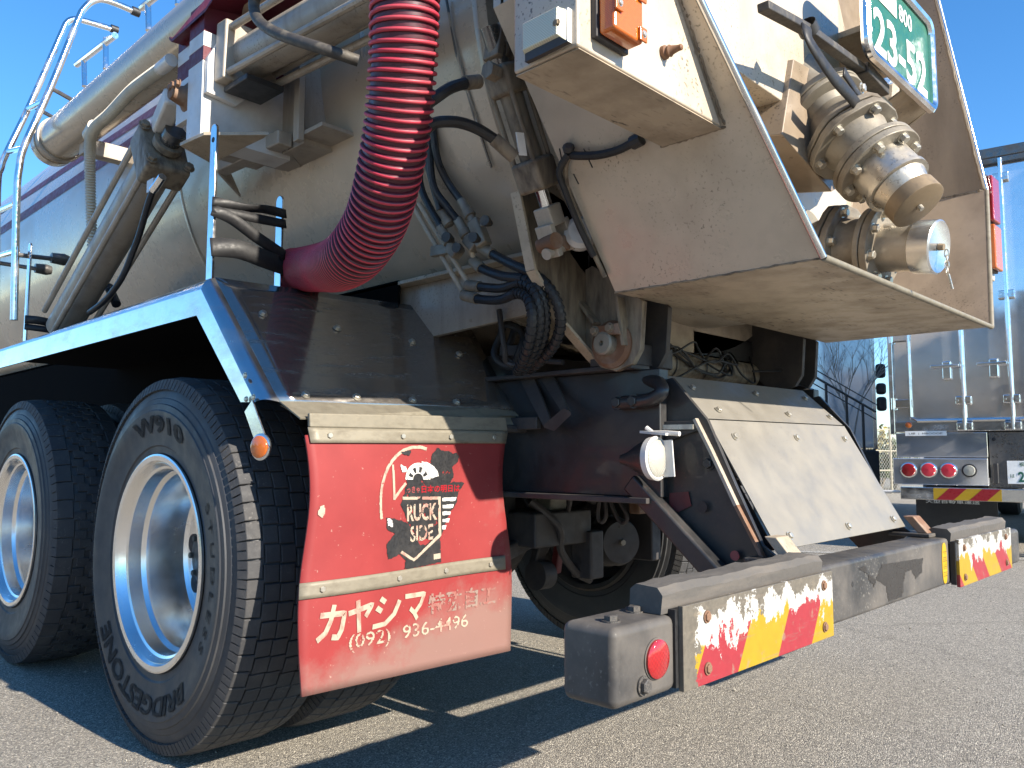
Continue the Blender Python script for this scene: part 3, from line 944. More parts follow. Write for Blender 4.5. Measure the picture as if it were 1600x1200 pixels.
MB().prism([V((-1.235, 3.6, 1.252)), V((-1.235, p1.y + 0.02, 1.252)), V((-0.41, p1.y + 0.02, 1.252)), V((-0.41, 3.6, 1.252))], (0, 0, -0.004)).build('fender_shade', 'shade_black', fen)  # black sheet added for the shade on the fender underside
MB().prism([p2 + V((0.0, 0.014, 0.009)), bot_r + V((0, 0.014, 0.009)), V((bot_r.x, 0.868, 0.893)), V((p2.x, 0.868, 0.893))], (0, 0.002, -0.003)).build('sun_gap_block', 'old_strip', fen)  # added sheet that stops sun slipping between fender and flap


# hose holders standing on the fender
hold = bpy.data.objects.new('hose_holder', None)
COL.objects.link(hold)
hold.parent = TRUCK


def flat_u(parent, x0, x1, y, z, h0, h1, w=0.034, t=0.008):
    """U of flat bar: base plate with two upright legs, holes near their tops"""
    MB().box((x0, y - w / 2, z), (x1, y + w / 2, z + t)).build('holder_base', 'chrome', parent, 0.0025)
    for x, h in ((x0, h0), (x1, h1)):
        leg = MB()
        pts = []
        for k in range(9):
            an = PI * k / 8
            pts.append((x, y + w / 2 * math.cos(an), z + h - w / 2 + w / 2 * math.sin(an)))
        pts += [(x, y - w / 2, z), (x, y + w / 2, z)]
        leg.prism(pts, (t, 0, 0))
        lo_ = leg.build('holder_leg', 'chrome', parent, 0.0015)
        MB().cyl((x - 0.001, y, z + h - 0.045), (x + t + 0.001, y, z + h - 0.045), 0.0075, n=14).build('leg_hole', 'ink_black', lo_)


flat_u(hold, -1.205, -1.0, 1.352, 1.279, 0.44, 0.285)
hold2 = bpy.data.objects.new('hose_holder', None)
COL.objects.link(hold2)
hold2.parent = TRUCK
flat_u(hold2, -1.205, -1.02, 3.02, 1.272, 0.42, 0.26)

# ---- mud flap
flap = bpy.data.objects.new('mud_flap', None)
COL.objects.link(flap)
flap.parent = TRUCK
FY = 0.861
fl_tl, fl_tr = V((-1.197,0.861,0.854)), V((-0.554,0.861,0.866))
fl_bl, fl_br = V((-1.204,0.861,0.287)), V((-0.519,0.861,0.266))


def flap_pt(u, v, off=0.0):
    """u left to right, v bottom to top on the slightly rippled flap"""
    p = (fl_bl * (1 - u) + fl_br * u) * (1 - v) + (fl_tl * (1 - u) + fl_tr * u) * v
    w = (1 - v)
    y = -0.018 * math.sin(PI * min(1, w * 1.15)) * math.sin(u * 5.2 + 0.6) - 0.028 * w * w * (0.6 - u) + 0.012 * math.sin(9 * w) * (u - 0.5)
    return V((p.x + 0.010 * math.sin(w * 6.5) * (1 - 2 * u), p.y + y - off, p.z))


rows = [[flap_pt(i / 28, 1 - k / 28) for i in range(29)] for k in range(29)]
MB().sheet(rows).build('flap_sheet', 'flap_red', flap, solid=0.006)


def flap_from_px(p):
    """(x, z) on the flap plane -> (u, v)"""
    v = 0.5
    for _ in range(6):
        zl = fl_bl.z * (1 - v) + fl_tl.z * v
        zr = fl_br.z * (1 - v) + fl_tr.z * v
        xl = fl_bl.x * (1 - v) + fl_tl.x * v
        xr = fl_br.x * (1 - v) + fl_tr.x * v
        u = (p[0] - xl) / (xr - xl)
        zb = fl_bl.z * (1 - u) + fl_br.z * u
        zt = fl_tl.z * (1 - u) + fl_tr.z * u
        v = (p[2] - zb) / (zt - zb)
    return u, v


def flap_strip(tl, tr, br, bl, off, mat, name, nb, bev=0.0):
    (a, b_), (c, d) = (flap_from_px(tl), flap_from_px(tr)), (flap_from_px(br), flap_from_px(bl))
    rows = []
    for k in range(5):
        t = k / 4
        rows.append([flap_pt((a[0] * (1 - s) + b_[0] * s) * (1 - t) + (d[0] * (1 - s) + c[0] * s) * t,
                             (a[1] * (1 - s) + b_[1] * s) * (1 - t) + (d[1] * (1 - s) + c[1] * s) * t, off) for s in [i / 24 for i in range(25)]])
    o_ = MB().sheet(rows).build(name, mat, flap, solid=0.003)
    for s in nb:
        p = rows[2][int(s * 24)]
        bolt(flap, p + V((0, -0.002, 0)), (0, -1, 0), 0.0075, 'zinc_bolt', 'rivet', 0.35, False)
    return o_


MB().prism([(-1.191,0.865,0.905), (-0.56,0.865,0.917), (-0.552,0.865,0.877), (-1.189,0.865,0.872)], (0, -0.012, 0)).build('top_angle', 'old_strip', flap, 0.004)
flap_strip((-1.191,0.861,0.872), (-0.556,0.861,0.877), (-0.556,0.861,0.843), (-1.19,0.861,0.837), 0.008, 'old_strip', 'clamp_strip', (0.11, 0.42, 0.70, 0.94))
flap_strip((-1.205,0.861,0.529), (-0.558,0.861,0.532), (-0.557,0.861,0.494), (-1.204,0.861,0.494), 0.006, 'old_strip', 'clamp_strip', (0.10, 0.42, 0.70, 0.94))
MB().tube([(-0.56, 0.868, 0.885), (-0.44, 0.868, 0.885)], 0.012, 8).build('flap_rod', 'frame_dust', flap)


def flap_quad(tl, tr, br, bl, off):
    a, b_, c, d = [flap_from_px(q) for q in (tl, tr, br, bl)]

    def fn(u, v, z=0):
        uu = (d[0] * (1 - u) + c[0] * u) * (1 - v) + (a[0] * (1 - u) + b_[0] * u) * v
        vv = (d[1] * (1 - u) + c[1] * u) * (1 - v) + (a[1] * (1 - u) + b_[1] * u) * v
        return flap_pt(uu, vv, off)
    return fn


def chipped(scale, lim, seed=0.0):
    from mathutils import noise as mnoise
    return lambda c: mnoise.noise(c * scale + V((seed, 0, 0))) > lim


def cells(fn, inside, nx, ny, keep, mat, name, parent, x0=0.0, x1=1.0, y0=0.0, y1=1.0):
    """flat print cut into small cells so its edges can flake"""
    vid, vs, fs = {}, [], []

    def vert(i, j):
        if (i, j) not in vid:
            vid[i, j] = len(vs)
            vs.append(fn(x0 + (x1 - x0) * i / nx, y0 + (y1 - y0) * j / ny))
        return vid[i, j]
    for i in range(nx):
        for j in range(ny):
            x, y = x0 + (x1 - x0) * (i + .5) / nx, y0 + (y1 - y0) * (j + .5) / ny
            if inside(x, y) and keep(x, y):
                fs.append((vert(i, j), vert(i + 1, j), vert(i + 1, j + 1), vert(i, j + 1)))
    me = bpy.data.meshes.new(name)
    me.from_pydata([tuple(v) for v in vs], [], fs)
    me.materials.append(M[mat])
    o = bpy.data.objects.new(name, me)
    COL.objects.link(o)
    o.parent = parent
    o['kind'] = 'stuff'
    return o


def in_poly(pts):
    def f(x, y):
        c = False
        j = len(pts) - 1
        for i in range(len(pts)):
            xi, yi = pts[i]
            xj, yj = pts[j]
            if (yi > y) != (yj > y) and x < (xj - xi) * (y - yi) / (yj - yi) + xi:
                c = not c
            j = i
        return c
    return f


def flake(scale, lim, seed):
    from mathutils import noise as mnoise

    def f(x, y):
        p = V((x * scale, y * scale, seed))
        return mnoise.noise(p) + 0.5 * mnoise.noise(p * 2.7) + 0.25 * mnoise.noise(p * 6.1) > lim
    return f


def poly(pts, fn, mat, name, jag=0.0, seed=1, dense=0.02, res=150, lim=-0.62, scale=14, parent=None):
    xs, ys = [p[0] for p in pts], [p[1] for p in pts]
    x0, x1, y0, y1 = min(xs), max(xs), min(ys), max(ys)
    ins = in_poly(pts)
    if jag:
        from mathutils import noise as mnoise
        ins0 = ins

        def ins(x, y):
            q = V((x * 22, y * 22, seed))
            return ins0(x + jag * 1.6 * mnoise.noise(q), y + jag * 1.6 * mnoise.noise(q + V((7, 3, 1))))
    return cells(fn, ins, max(4, int(res * (x1 - x0))), max(4, int(res * 1.3 * (y1 - y0))), flake(scale, lim, seed), mat, name, parent or stk, x0, x1, y0, y1)


def arc_poly(cx, cy, rx, ry, t0, t1, w, n=30):
    pts = [(cx + rx * math.cos(R(t0 + (t1 - t0) * i / n)), cy + ry * math.sin(R(t0 + (t1 - t0) * i / n))) for i in range(n + 1)]
    pts += [(cx + (rx - w) * math.cos(R(t1 + (t0 - t1) * i / n)), cy + (ry - w) * math.sin(R(t1 + (t0 - t1) * i / n))) for i in range(n + 1)]
    return pts


def print_text(body, fn, mat, parent, nx, ny, lim=-0.5, scale=10, seed=1, bold=0.0, name='lettering', spacing=1.0):
    """worn lettering: the outline rasterised into cells, flakes missing"""
    from mathutils.bvhtree import BVHTree
    me = text_mesh(body, bold, 3, 0.0, spacing)
    xs = [v.co.x for v in me.vertices]
    ys = [v.co.y for v in me.vertices]
    x0, x1, y0, y1 = min(xs), max(xs), min(ys), max(ys)
    tree = BVHTree.FromPolygons([((v.co.x - x0) / (x1 - x0), (v.co.y - y0) / (y1 - y0), 0) for v in me.vertices], [tuple(p.vertices) for p in me.polygons])

    def inside(x, y):
        return tree.ray_cast(V((x, y, 1)), V((0, 0, -1)))[0] is not None
    asp = ny / nx
    return cells(fn, inside, nx, ny, lambda x, y: flake(scale, lim, seed)(x, y * asp), mat, name, parent)


# stroke-built katakana (wide slanted brush strokes), then small kanji and the phone number
def stroke_text(strokes, fn, w, mat, parent, keep=None, name='lettering'):
    b = MB()
    for st in strokes:
        pts = [V((x, y, 0)) for x, y in st]
        dense = []
        for i in range(len(pts) - 1):
            k = max(2, int((pts[i + 1] - pts[i]).length / 0.05))
            dense += [pts[i].lerp(pts[i + 1], j / k) for j in range(k)]
        dense.append(pts[-1])
        L_, R2 = [], []
        for i, p in enumerate(dense):
            d = (dense[min(i + 1, len(dense) - 1)] - dense[max(i - 1, 0)]).normalized()
            n = V((-d.y, d.x, 0)) * (w / 2)
            L_.append(p + n)
            R2.append(p - n)
        for i in range(len(dense) - 1):
            q = [L_[i], L_[i + 1], R2[i + 1], R2[i]]
            q3 = [fn(t.x, t.y) for t in q]
            if keep and not keep(sum(q3, V()) / 4):
                continue
            b.add(q3, [(0, 1, 2, 3)])
    return b.build(name, mat, parent)


KA = [[(0.02, 0.72), (0.95, 0.72), (0.90, 0.25), (0.78, 0.03), (0.55, 0.06)], [(0.50, 1.0), (0.45, 0.55), (0.30, 0.2), (0.02, 0.0)]]
YA = [[(0.0, 0.62), (0.95, 0.80), (0.72, 0.46)], [(0.34, 1.0), (0.52, 0.0)]]
SHI = [[(0.12, 0.98), (0.36, 0.84)], [(0.02, 0.68), (0.26, 0.54)], [(0.0, 0.06), (0.45, 0.10), (0.78, 0.40), (0.98, 0.86)]]
MA = [[(0.0, 0.86), (0.98, 0.86), (0.82, 0.52), (0.52, 0.24)], [(0.26, 0.42), (0.48, 0.26), (0.68, 0.02)]]
for st, q in ((KA, ((-1.149,0.861,0.474), (-1.083,0.861,0.472), (-1.091,0.861,0.396), (-1.162,0.861,0.4))),
              (YA, ((-1.077,0.861,0.475), (-1.007,0.861,0.475), (-1.017,0.861,0.399), (-1.081,0.861,0.403))),
              (SHI, ((-0.996,0.861,0.472), (-0.927,0.861,0.468), (-0.93,0.861,0.401), (-1.011,0.861,0.403))),
              (MA, ((-0.911,0.861,0.474), (-0.844,0.861,0.473), (-0.853,0.861,0.403), (-0.91,0.861,0.405)))):
    stroke_text(st, flap_quad(*q, 0.0048), 0.17, 'print_pale', flap)
print_text('特殊自工', flap_quad((-0.833,0.861,0.46), (-0.587,0.861,0.455), (-0.592,0.861,0.401), (-0.833,0.861,0.409), 0.0046), 'print_grey', flap, 120, 34, -0.30, 22, 4, 0.02)
print_text('(092)  936-4496', flap_quad((-1.076,0.861,0.399), (-0.694,0.861,0.391), (-0.694,0.861,0.349), (-1.075,0.861,0.357), 0.0046), 'print_pale', flap, 200, 30, -0.42, 34, 9, 0.004)

# torn round sticker
stk = bpy.data.objects.new('torn_sticker', None)
COL.objects.link(stk)
stk.parent = flap
SQ = flap_quad((-1.015,0.861,0.842), (-0.7,0.861,0.846), (-0.697,0.861,0.516), (-1.009,0.861,0.545), 0.0044)
SQ2 = flap_quad((-1.015,0.861,0.842), (-0.7,0.861,0.846), (-0.697,0.861,0.516), (-1.009,0.861,0.545), 0.0052)
SQ3 = flap_quad((-1.015,0.861,0.842), (-0.7,0.861,0.846), (-0.697,0.861,0.516), (-1.009,0.861,0.545), 0.0060)


def sp_(x, y):   # crop pixels (zoom window) -> unit square of the sticker
    return ((x - 762) / 572.0, 1 - (y - 343) / 743.0)


poly([sp_(*q) for q in ((1105, 425), (1140, 380), (1200, 400), (1285, 420), (1290, 460), (1250, 490), (1265, 560), (1240, 585), (1345, 590), (1300, 650), (1300, 700), (1250, 760), (1200, 850), (1170, 930), (1172, 1060), (1090, 1075), (935, 1105), (940, 1050), (900, 1010), (835, 1040), (820, 960), (870, 890), (820, 860), (815, 790), (865, 800), (960, 830), (1010, 900), (1030, 960), (1070, 960), (1110, 930), (1010, 905), (975, 860), (940, 790), (905, 720), (930, 650), (945, 600), (945, 560), (1000, 500), (1060, 480), (1110, 470))], SQ, 'ink_black', 'film', 0.008, 3)
poly(arc_poly(0.44, 0.50, 0.42, 0.47, 75, 195, 0.026), SQ, 'print_pale', 'ring', 0.002, 5, res=260)
poly([sp_(*q) for q in ((858, 480), (870, 480), (872, 660), (935, 585), (945, 595), (870, 690), (858, 690))], SQ, 'print_pale', 'wheel_rim_line', 0.002, 6, res=260)
poly([sp_(*q) for q in ((905, 480), (940, 490), (950, 520), (920, 525))], SQ2, 'white_paint', 'paper_scrap', 0.01, 7)
cx, cy = sp_(1020, 570)
poly(arc_poly(cx, cy, 0.25, 0.15, 10, 80, 0.09), SQ2, 'white_paint', 'tyre_drawing', 0.004, 8, res=260)
poly(arc_poly(cx, cy, 0.145, 0.135, 0, 180, 0.02), SQ2, 'white_paint', 'wheel_drawing', 0, 8, res=300, lim=-9)
poly(arc_poly(cx, cy, 0.12, 0.11, 0, 180, 0.06), SQ2, 'white_paint', 'wheel_drawing', 0, 8, res=300, lim=-9)
for t in (30, 75, 115, 155):
    poly(arc_poly(cx, cy, 0.113, 0.104, t - 9, t + 9, 0.045), SQ3, 'ink_black', 'wheel_hole', 0, 9, res=300, lim=-9)
lettering('っきゃ', lambda u, v, z=0: SQ2(sp_(945, 0)[0] + u * 0.15, 0.585 + v * 0.055 + u * 0.002), 'dark_red_mark', stk, 0.02)
lettering('日本の明日は', lambda u, v, z=0: SQ2(sp_(1043, 0)[0] + u * 0.47, 0.585 + v * 0.062 + u * 0.01), 'red_tape', stk, 0.03)
poly([sp_(*q) for q in ((915, 672), (1178, 672), (1178, 905), (992, 1055), (905, 1005), (915, 990), (992, 1038), (1160, 895), (1160, 690), (915, 690))], SQ2, 'print_pale', 'shield_line', 0.002, 11, res=260, lim=-0.5)
print_text('RUCK', lambda u, v, z=0: SQ2(sp_(945, 0)[0] + u * 0.36, 0.36 + v * 0.135 + u * 0.012), 'print_pale', stk, 80, 34, -0.34, 9, 3, 0.03)
print_text('SIDE', lambda u, v, z=0: SQ2(sp_(968, 0)[0] + u * 0.27, 0.195 + v * 0.125 + u * 0.02), 'print_pale', stk, 64, 32, -0.18, 8, 5, 0.02)
for k, (xa, xb) in enumerate(((1190, 1290), (1190, 1270), (1190, 1250), (1190, 1240), (1185, 1215))):
    y = 680 + k * 42
    poly([sp_(*q) for q in ((xa, y), (xb, y - 4), (xb - 8, y + 18), (xa, y + 20))], SQ2, 'white_paint', 'bar_drawing', 0.003, 12, res=260)
poly([sp_(*q) for q in ((1122, 1015), (1168, 1008), (1168, 1040), (1122, 1046))], SQ2, 'print_pale', 'maker_mark', 0, 12, res=300, lim=-9)
poly([sp_(*q) for q in ((915, 400), (975, 395), (970, 430), (925, 425))], SQ2, 'ink_black', 'film_scrap', 0.012, 13)
poly([sp_(*q) for q in ((822, 800), (855, 805), (855, 850), (822, 845))], SQ2, 'white_paint', 'paper_scrap', 0.012, 14)
poly([sp_(*q) for q in ((467, 730), (480, 720), (492, 770), (475, 805), (455, 770))], SQ2, 'print_pale', 'scuff', 0.012, 15)


# ================================================================ wheels
def wheel(cx_out, cy, side, kind, lettered=False, rim_vis=True):
    """one tyre with rim; cx_out is the plane of the outer sidewall, side -1 = outer face looks to -X"""
    w = bpy.data.objects.new('wheel', None)
    COL.objects.link(w)
    w.parent = TRUCK
    z0, r = 0.515, 0.5
    o = V((cx_out, cy, z0))
    d = V((-side, 0, 0))     # from outer face inwards
    W = 0.285
    prof = [(0.022, 0.285), (0.012, 0.300), (0.010, 0.318), (0.006, 0.322), (0.004, 0.345), (-0.004, 0.385), (-0.008, 0.400), (-0.009, 0.418), (-0.006, 0.421),
            (-0.004, 0.436), (0.000, 0.438), (0.004, 0.452), (0.007, 0.455), (0.010, 0.470), (0.016, 0.480), (0.022, 0.494), (0.030, 0.4995)]
    full = prof + [(0.045, 0.5065), (W / 2, 0.5085), (W - 0.045, 0.5065)] + [(W - h, q) for h, q in reversed(prof)]
    MB().lathe(o, d, full, 120, False).build('tyre', 'rubber', w, angle=25)
    # tread blocks proud of the casing
    tb = MB()
    nb = 70 if kind == 'block' else 48
    if kind == 'block':
        rowsx = [(0.016, 0.054), (0.058, 0.0975), (0.1005, 0.1405), (0.1445, 0.1845), (0.1875, 0.227), (0.231, 0.269)]
    else:
        rowsx = [(0.016, 0.068), (0.078, 0.118), (0.121, 0.161), (0.164, 0.204), (0.214, 0.269)]
    for ri, (xa, xb) in enumerate(rowsx):
        edge = ri in (0, len(rowsx) - 1)
        cnt = nb
        stag = (0.16 * ri + 0.10 * (ri % 2)) if kind == 'block' else 0.5 * (ri % 2) + 0.13 * ri
        for k in range(cnt):
            t0 = 2 * PI * (k + stag) / cnt
            gap = 0.085 if kind == 'block' else (0.05 if edge else 0.08)
            t1 = t0 + 2 * PI / cnt * (1 - gap)
            zig = 0.0022 if k % 2 else -0.0018
            xs = (xa + (0 if edge and ri == 0 else zig), xb + (0 if edge and ri else zig))
            if kind != 'block' and not edge:
                # stepped block outline
                tm = (t0 + t1) / 2
                segs = [(t0, tm, -0.008), (tm, t1, 0.008)]
            else:
                tm = (t0 + t1) / 2
                segs = [(t0, t1, 0)]
            for ta, tb_, sh in segs:
                vs = []
                for rad, ins in ((0.496, 0), (0.5135, 0), (0.515, 0.0016)):
                    for x, t in ((xs[0] + sh + ins, ta + ins * 2), (xs[1] + sh - ins, ta + ins * 2), (xs[1] + sh - ins, tb_ - ins * 2), (xs[0] + sh + ins, tb_ - ins * 2)):
                        rr_ = rad - (0.007 if edge and ((ri == 0 and x < 0.03) or (ri and x > 0.25)) else 0)
                        vs.append(o + d * x + V((0, math.cos(t), math.sin(t))) * rr_)
                fs = [(8, 9, 10, 11)]
                for q in range(4):
                    j = (q + 1) % 4
                    fs += [(q, j, 4 + j, 4 + q), (4 + q, 4 + j, 8 + j, 8 + q)]
                tb.add(vs, fs)
                if kind == 'block':
                    for sgn in (0.36, 0.66):      # shallow sipe notches standing as dark slits
                        pass
            if edge:   # shoulder lug running down the sidewall edge
                xe = 0.016 if ri == 0 else W - 0.016
                dxn = -1 if ri == 0 else 1
                for ta, tb_ in ((t0, tm - 0.004), (tm + 0.004, t1)):
                    vs = []
                    for x, rad in ((xe, 0.507), (xe + dxn * 0.010, 0.478), (xe - dxn * 0.006, 0.474), (xe - dxn * 0.006, 0.500)):
                        for t in (ta, tb_):
                            vs.append(o + d * x + V((0, math.cos(t), math.sin(t))) * rad)
                    tb.add(vs, [(0, 1, 3, 2), (2, 3, 5, 4), (0, 2, 4, 6), (1, 7, 5, 3), (0, 6, 7, 1)])
    tb.build('tread_blocks', 'tread_rubber', w, angle=20)
    if rim_vis:
        pr = [(0.014, 0.272), (0.004, 0.279), (0.002, 0.292), (0.004, 0.297), (0.010, 0.297), (0.018, 0.290)]
        bar = [(0.018, 0.290), (0.012, 0.272), (0.030, 0.263), (0.034, 0.256), (0.070, 0.253), (0.082, 0.244), (0.092, 0.242), (0.172, 0.239), (0.192, 0.234), (0.203, 0.225),
               (0.207, 0.214), (0.207, 0.165), (0.198, 0.135), (0.194, 0.11)]
        MB().lathe(o, d, [(0.020, 0.285)] + pr[::-1][1:] + bar[1:], 96, False).build('rim', 'rim_alu', w, angle=22)
        for k in range(10):
            t = 2 * PI * k / 10 + 0.10
            c = o + V((0, math.cos(t), math.sin(t))) * 0.194 + d * 0.2045
            MB().lathe(c, -d, [(0, 0.030), (0.0012, 0.030)], 20).build('hand_hole', 'ink_black', w)
        hub = MB().lathe(o, d, [(0.145, 0.0), (0.146, 0.06), (0.152, 0.085), (0.172, 0.09), (0.178, 0.100), (0.190, 0.105), (0.199, 0.140)], 40, False)
        hub.build('hub', 'hub_grey', w)
        for k in range(8):
            t = 2 * PI * k / 8
            bolt(w, o + V((0, math.cos(t), math.sin(t))) * 0.070 + d * 0.148, -d, 0.009, 'hub_grey', 'hub_bolt', 1.0)
        for k in range(10):
            t = 2 * PI * k / 10
            bolt(w, o + V((0, math.cos(t), math.sin(t))) * 0.122 + d * 0.195, -d, 0.013, 'hub_grey', 'lug_nut', 1.2)
    if lettered:
        def on_side(a0, a1, r0, r1, flip=False):
            def fn(u, v, z=0):
                t = R(a0 + (a1 - a0) * u)
                rr_ = r0 + (r1 - r0) * v
                # sidewall bulge under the letter
                h = -0.0085 if rr_ > 0.37 else -0.004
                best = min(range(len(prof)), key=lambda i: abs(prof[i][1] - rr_))
                i = best if best < len(prof) - 1 and prof[best][1] <= rr_ else best - 1
                f_ = (rr_ - prof[i][1]) / (prof[i + 1][1] - prof[i][1])
                h = prof[i][0] + (prof[i + 1][0] - prof[i][0]) * f_ - 0.0022
                return o + d * h + V((0, -math.cos(t), math.sin(t))) * rr_
            return fn
        # angles: 90 = top, 0 = towards the rear of the truck (right in the photograph), 180 = front
        print_text('W910', on_side(112, 62, 0.355, 0.405), 'letter_rubber', w, 80, 24, -9, 1, 1, 0.035, 'raised_lettering')
        lettering('BRIDGESTONE', on_side(306, 212, 0.405, 0.350), 'letter_rubber', w, 0.012, 'raised_lettering') if False else \
            print_text('BRIDGESTONE', on_side(-52, -146, 0.355, 0.405), 'letter_rubber', w, 200, 24, -9, 1, 1, 0.03, 'raised_lettering')
        print_text('STUDLESS', on_side(28, -32, 0.350, 0.380), 'letter_rubber', w, 130, 18, -9, 1, 1, 0.01, 'raised_lettering', 1.5)
    return w


WY, WY1 = 1.552, 2.912
wheel(-1.245, WY, -1, 'block', True)
wheel(-1.245, WY1, -1, 'drive')
wheel(-0.925, WY, -1, 'block', rim_vis=False)
wheel(-0.925, WY1, -1, 'drive', rim_vis=False)
wheel(0.925, WY, 1, 'block', rim_vis=False)
wheel(1.245, WY, 1, 'block', rim_vis=False)
wheel(0.925, WY1, 1, 'drive', rim_vis=False)
# inner rim dish and brake drum of the right hand pair, seen under the frame
for y in (WY, WY1):
    for s in (-1, 1):
        MB().lathe((s * 0.64, y, 0.515), (s, 0, 0), [(0.0, 0.27), (-0.008, 0.288), (0.006, 0.298), (0.02, 0.27), (0.12, 0.25), (0.14, 0.20)], 48, False).build('inner_rim', 'frame_dust', TRUCK)
        MB().lathe((s * 0.60, y, 0.515), (s, 0, 0), [(0, 0.15), (0, 0.205), (0.15, 0.21), (0.16, 0.1)], 40).build('brake_drum', 'frame_dust', TRUCK)
    MB().tube([(-0.62, y, 0.515), (-0.3, y, 0.515), (0.3, y, 0.515), (0.62, y, 0.515)], 0.085, 16).build('axle', 'frame_dust', TRUCK)
    MB().lathe((0, y - 0.2, 0.53), (0, 1, 0), [(0, 0.02), (0.03, 0.12), (0.12, 0.2), (0.25, 0.2), (0.35, 0.1)], 28).build('differential', 'frame_dust', TRUCK)
# brake chamber, suspension arm and pipes behind the rear axle
bc = V((0.20, 1.02, 0.50))
MB().lathe(bc, (0.35, 0.9, 0.0), [(0, 0.0), (0.002, 0.075), (0.02, 0.085), (0.075, 0.087), (0.085, 0.095), (0.105, 0.095), (0.112, 0.085), (0.17, 0.083), (0.19, 0.06)], 36).build('brake_chamber', 'frame_dust', TRUCK)
MB().lathe(bc, (-0.35, -0.9, 0.0), [(0, 0.012), (0.012, 0.010)], 10).build('brake_chamber_plug', 'cast_metal', TRUCK)
MB().tube([(0.05,1.203,0.565), (0.1,1.134,0.534), (0.16,1.079,0.543), (0.2,1.029,0.557)], 0.011, 8, smooth=4).build('brake_hose', 'frame_dust', TRUCK)
MB().tube([(0.05,1.203,0.572), (0.1,1.149,0.526), (0.16,1.109,0.507), (0.2,1.03,0.498)], 0.012, 8, smooth=4).build('brake_hose', 'frame_dust', TRUCK)
MB().box((-0.30, 0.98, 0.52), (-0.02, 1.2, 0.63)).build('suspension_beam', 'frame_dust', TRUCK, 0.008)
MB().bar((-0.05,1.181,0.506), (-0.05,1.224,0.376), 0.05, 0.03).build('slack_adjuster', 'frame_dust', TRUCK, 0.006)
MB().lathe((-0.05,1.184,0.395), (1, 0, 0), [(-0.03, 0.05), (0.03, 0.05)], 24).build('suspension_roller', 'frame_dust', TRUCK)
MB().bar((0,1.142,0.5), (0,1.16,0.399), 0.03, 0.03).build('brake_lever', 'red_undercoat', TRUCK, 0.006)
MB().box((0.05, 1.25, 0.60), (0.14, 1.32, 0.80)).build('bump_stop', 'red_undercoat', TRUCK, 0.006)
for lp in (((-0.2,0.802,0.692), (-0.2,0.813,0.628), (-0.2,0.798,0.607), (-0.2,0.781,0.629), (-0.2,0.787,0.693)),
           ((-0.2,0.773,0.693), (-0.2,0.749,0.64), (-0.2,0.721,0.608), (-0.2,0.702,0.628), (-0.2,0.73,0.67), (-0.2,0.763,0.701))):
    MB().tube([V(q) for q in lp], 0.006, 8, smooth=5).build('cable_loop', 'frame_dust', TRUCK)
rnd = random.Random(31)
for k in range(7):
    x = rnd.uniform(-0.30, 0.40)
    y, z = rnd.uniform(0.98, 1.25), rnd.uniform(0.62, 0.74)
    pts = [V((x, y, z))]
    for j in range(4):
        pts.append(pts[-1] + V((rnd.uniform(0.02, 0.12), rnd.uniform(-0.06, 0.06), rnd.uniform(-0.10, 0.05))))
    MB().tube(pts, rnd.uniform(0.007, 0.013), 8, smooth=5).build('brake_hose', 'frame_dust', TRUCK)
for lo_, hi_, mt in (((0.10, 1.00, 0.66), (0.36, 1.30, 0.72), 'frame_dust'), ((-0.05, 0.96, 0.40), (0.02, 1.05, 0.56), 'frame_dust'), ((0.24, 0.97, 0.60), (0.30, 1.02, 0.76), 'rusty'),
                     ((-0.34, 1.10, 0.60), (-0.26, 1.30, 0.74), 'frame_black'), ((0.36, 1.0, 0.42), (0.42, 1.4, 0.70), 'frame_dust'), ((-0.18, 1.02, 0.63), (-0.10, 1.12, 0.69), 'cast_metal')):
    MB().box(lo_, hi_).build('axle_bracket', mt, TRUCK, 0.008)
MB().bar((-0.40, 1.05, 0.50), (0.42, 1.30, 0.62), 0.05, 0.05).build('torque_rod', 'frame_dust', TRUCK, 0.01)
MB().tube([(-0.4,0.582,0.727), (-0.4,0.585,0.696)], 0.007, 8).build('drain_cock', 'zinc_bolt', TRUCK)

# ================================================================ rear of the chassis
rear = bpy.data.objects.new('bumper_bracket', None)
COL.objects.link(rear)
rear.parent = TRUCK
out = [(-0.44,0.565,0.906), (-0.44,0.422,0.999), (-0.44,0.383,1.006), (-0.44,0.285,0.897), (-0.44,0.212,0.738), (-0.44,0.148,0.606), (-0.44,0.113,0.581), (-0.44,0.149,0.549), (-0.44,0.267,0.518), (-0.44,0.345,0.594), (-0.44,0.515,0.73), (-0.44,0.571,0.77)]
MB().prism(out, (0.012, 0, 0)).build('side_plate', 'frame_black', rear, 0.001)
out2 = [(-q[0] - 0.012, q[1], q[2]) for q in out]
MB().prism(out2, (0.012, 0, 0)).build('side_plate', 'frame_black', rear, 0.001)
edge = [(-0.44,0.303,0.899), (-0.44,0.261,0.821), (-0.44,0.197,0.694), (-0.44,0.148,0.606), (-0.44,0.127,0.568)]
for k in range(len(edge) - 1):
    MB().bar(V(edge[k]) + V((0.0, 0.01, 0)), V(edge[k + 1]) + V((0, 0.01, 0)), 0.03, 0.008, (0, -1, 0.5)).build('edge_flange', 'bracket_paint' if k < 2 else 'rusty', rear)
MB().bar((-0.47,0.487,0.744), (-0.47,0.233,0.52), 0.045, 0.05).build('diagonal_brace', 'frame_black', rear, 0.008)
MB().prism([(-0.453,0.562,0.897), (-0.453,0.313,0.895), (-0.453,0.301,0.872), (-0.453,0.474,0.821), (-0.453,0.553,0.771), (-0.453,0.571,0.796)], (0.012, 0, 0)).build('doubler_plate', 'frame_black', rear, 0.002)
MB().bar((-0.455,0.443,0.881), (-0.455,0.313,0.88), 0.012, 0.012).build('slot_edge', 'zinc_bolt', rear)
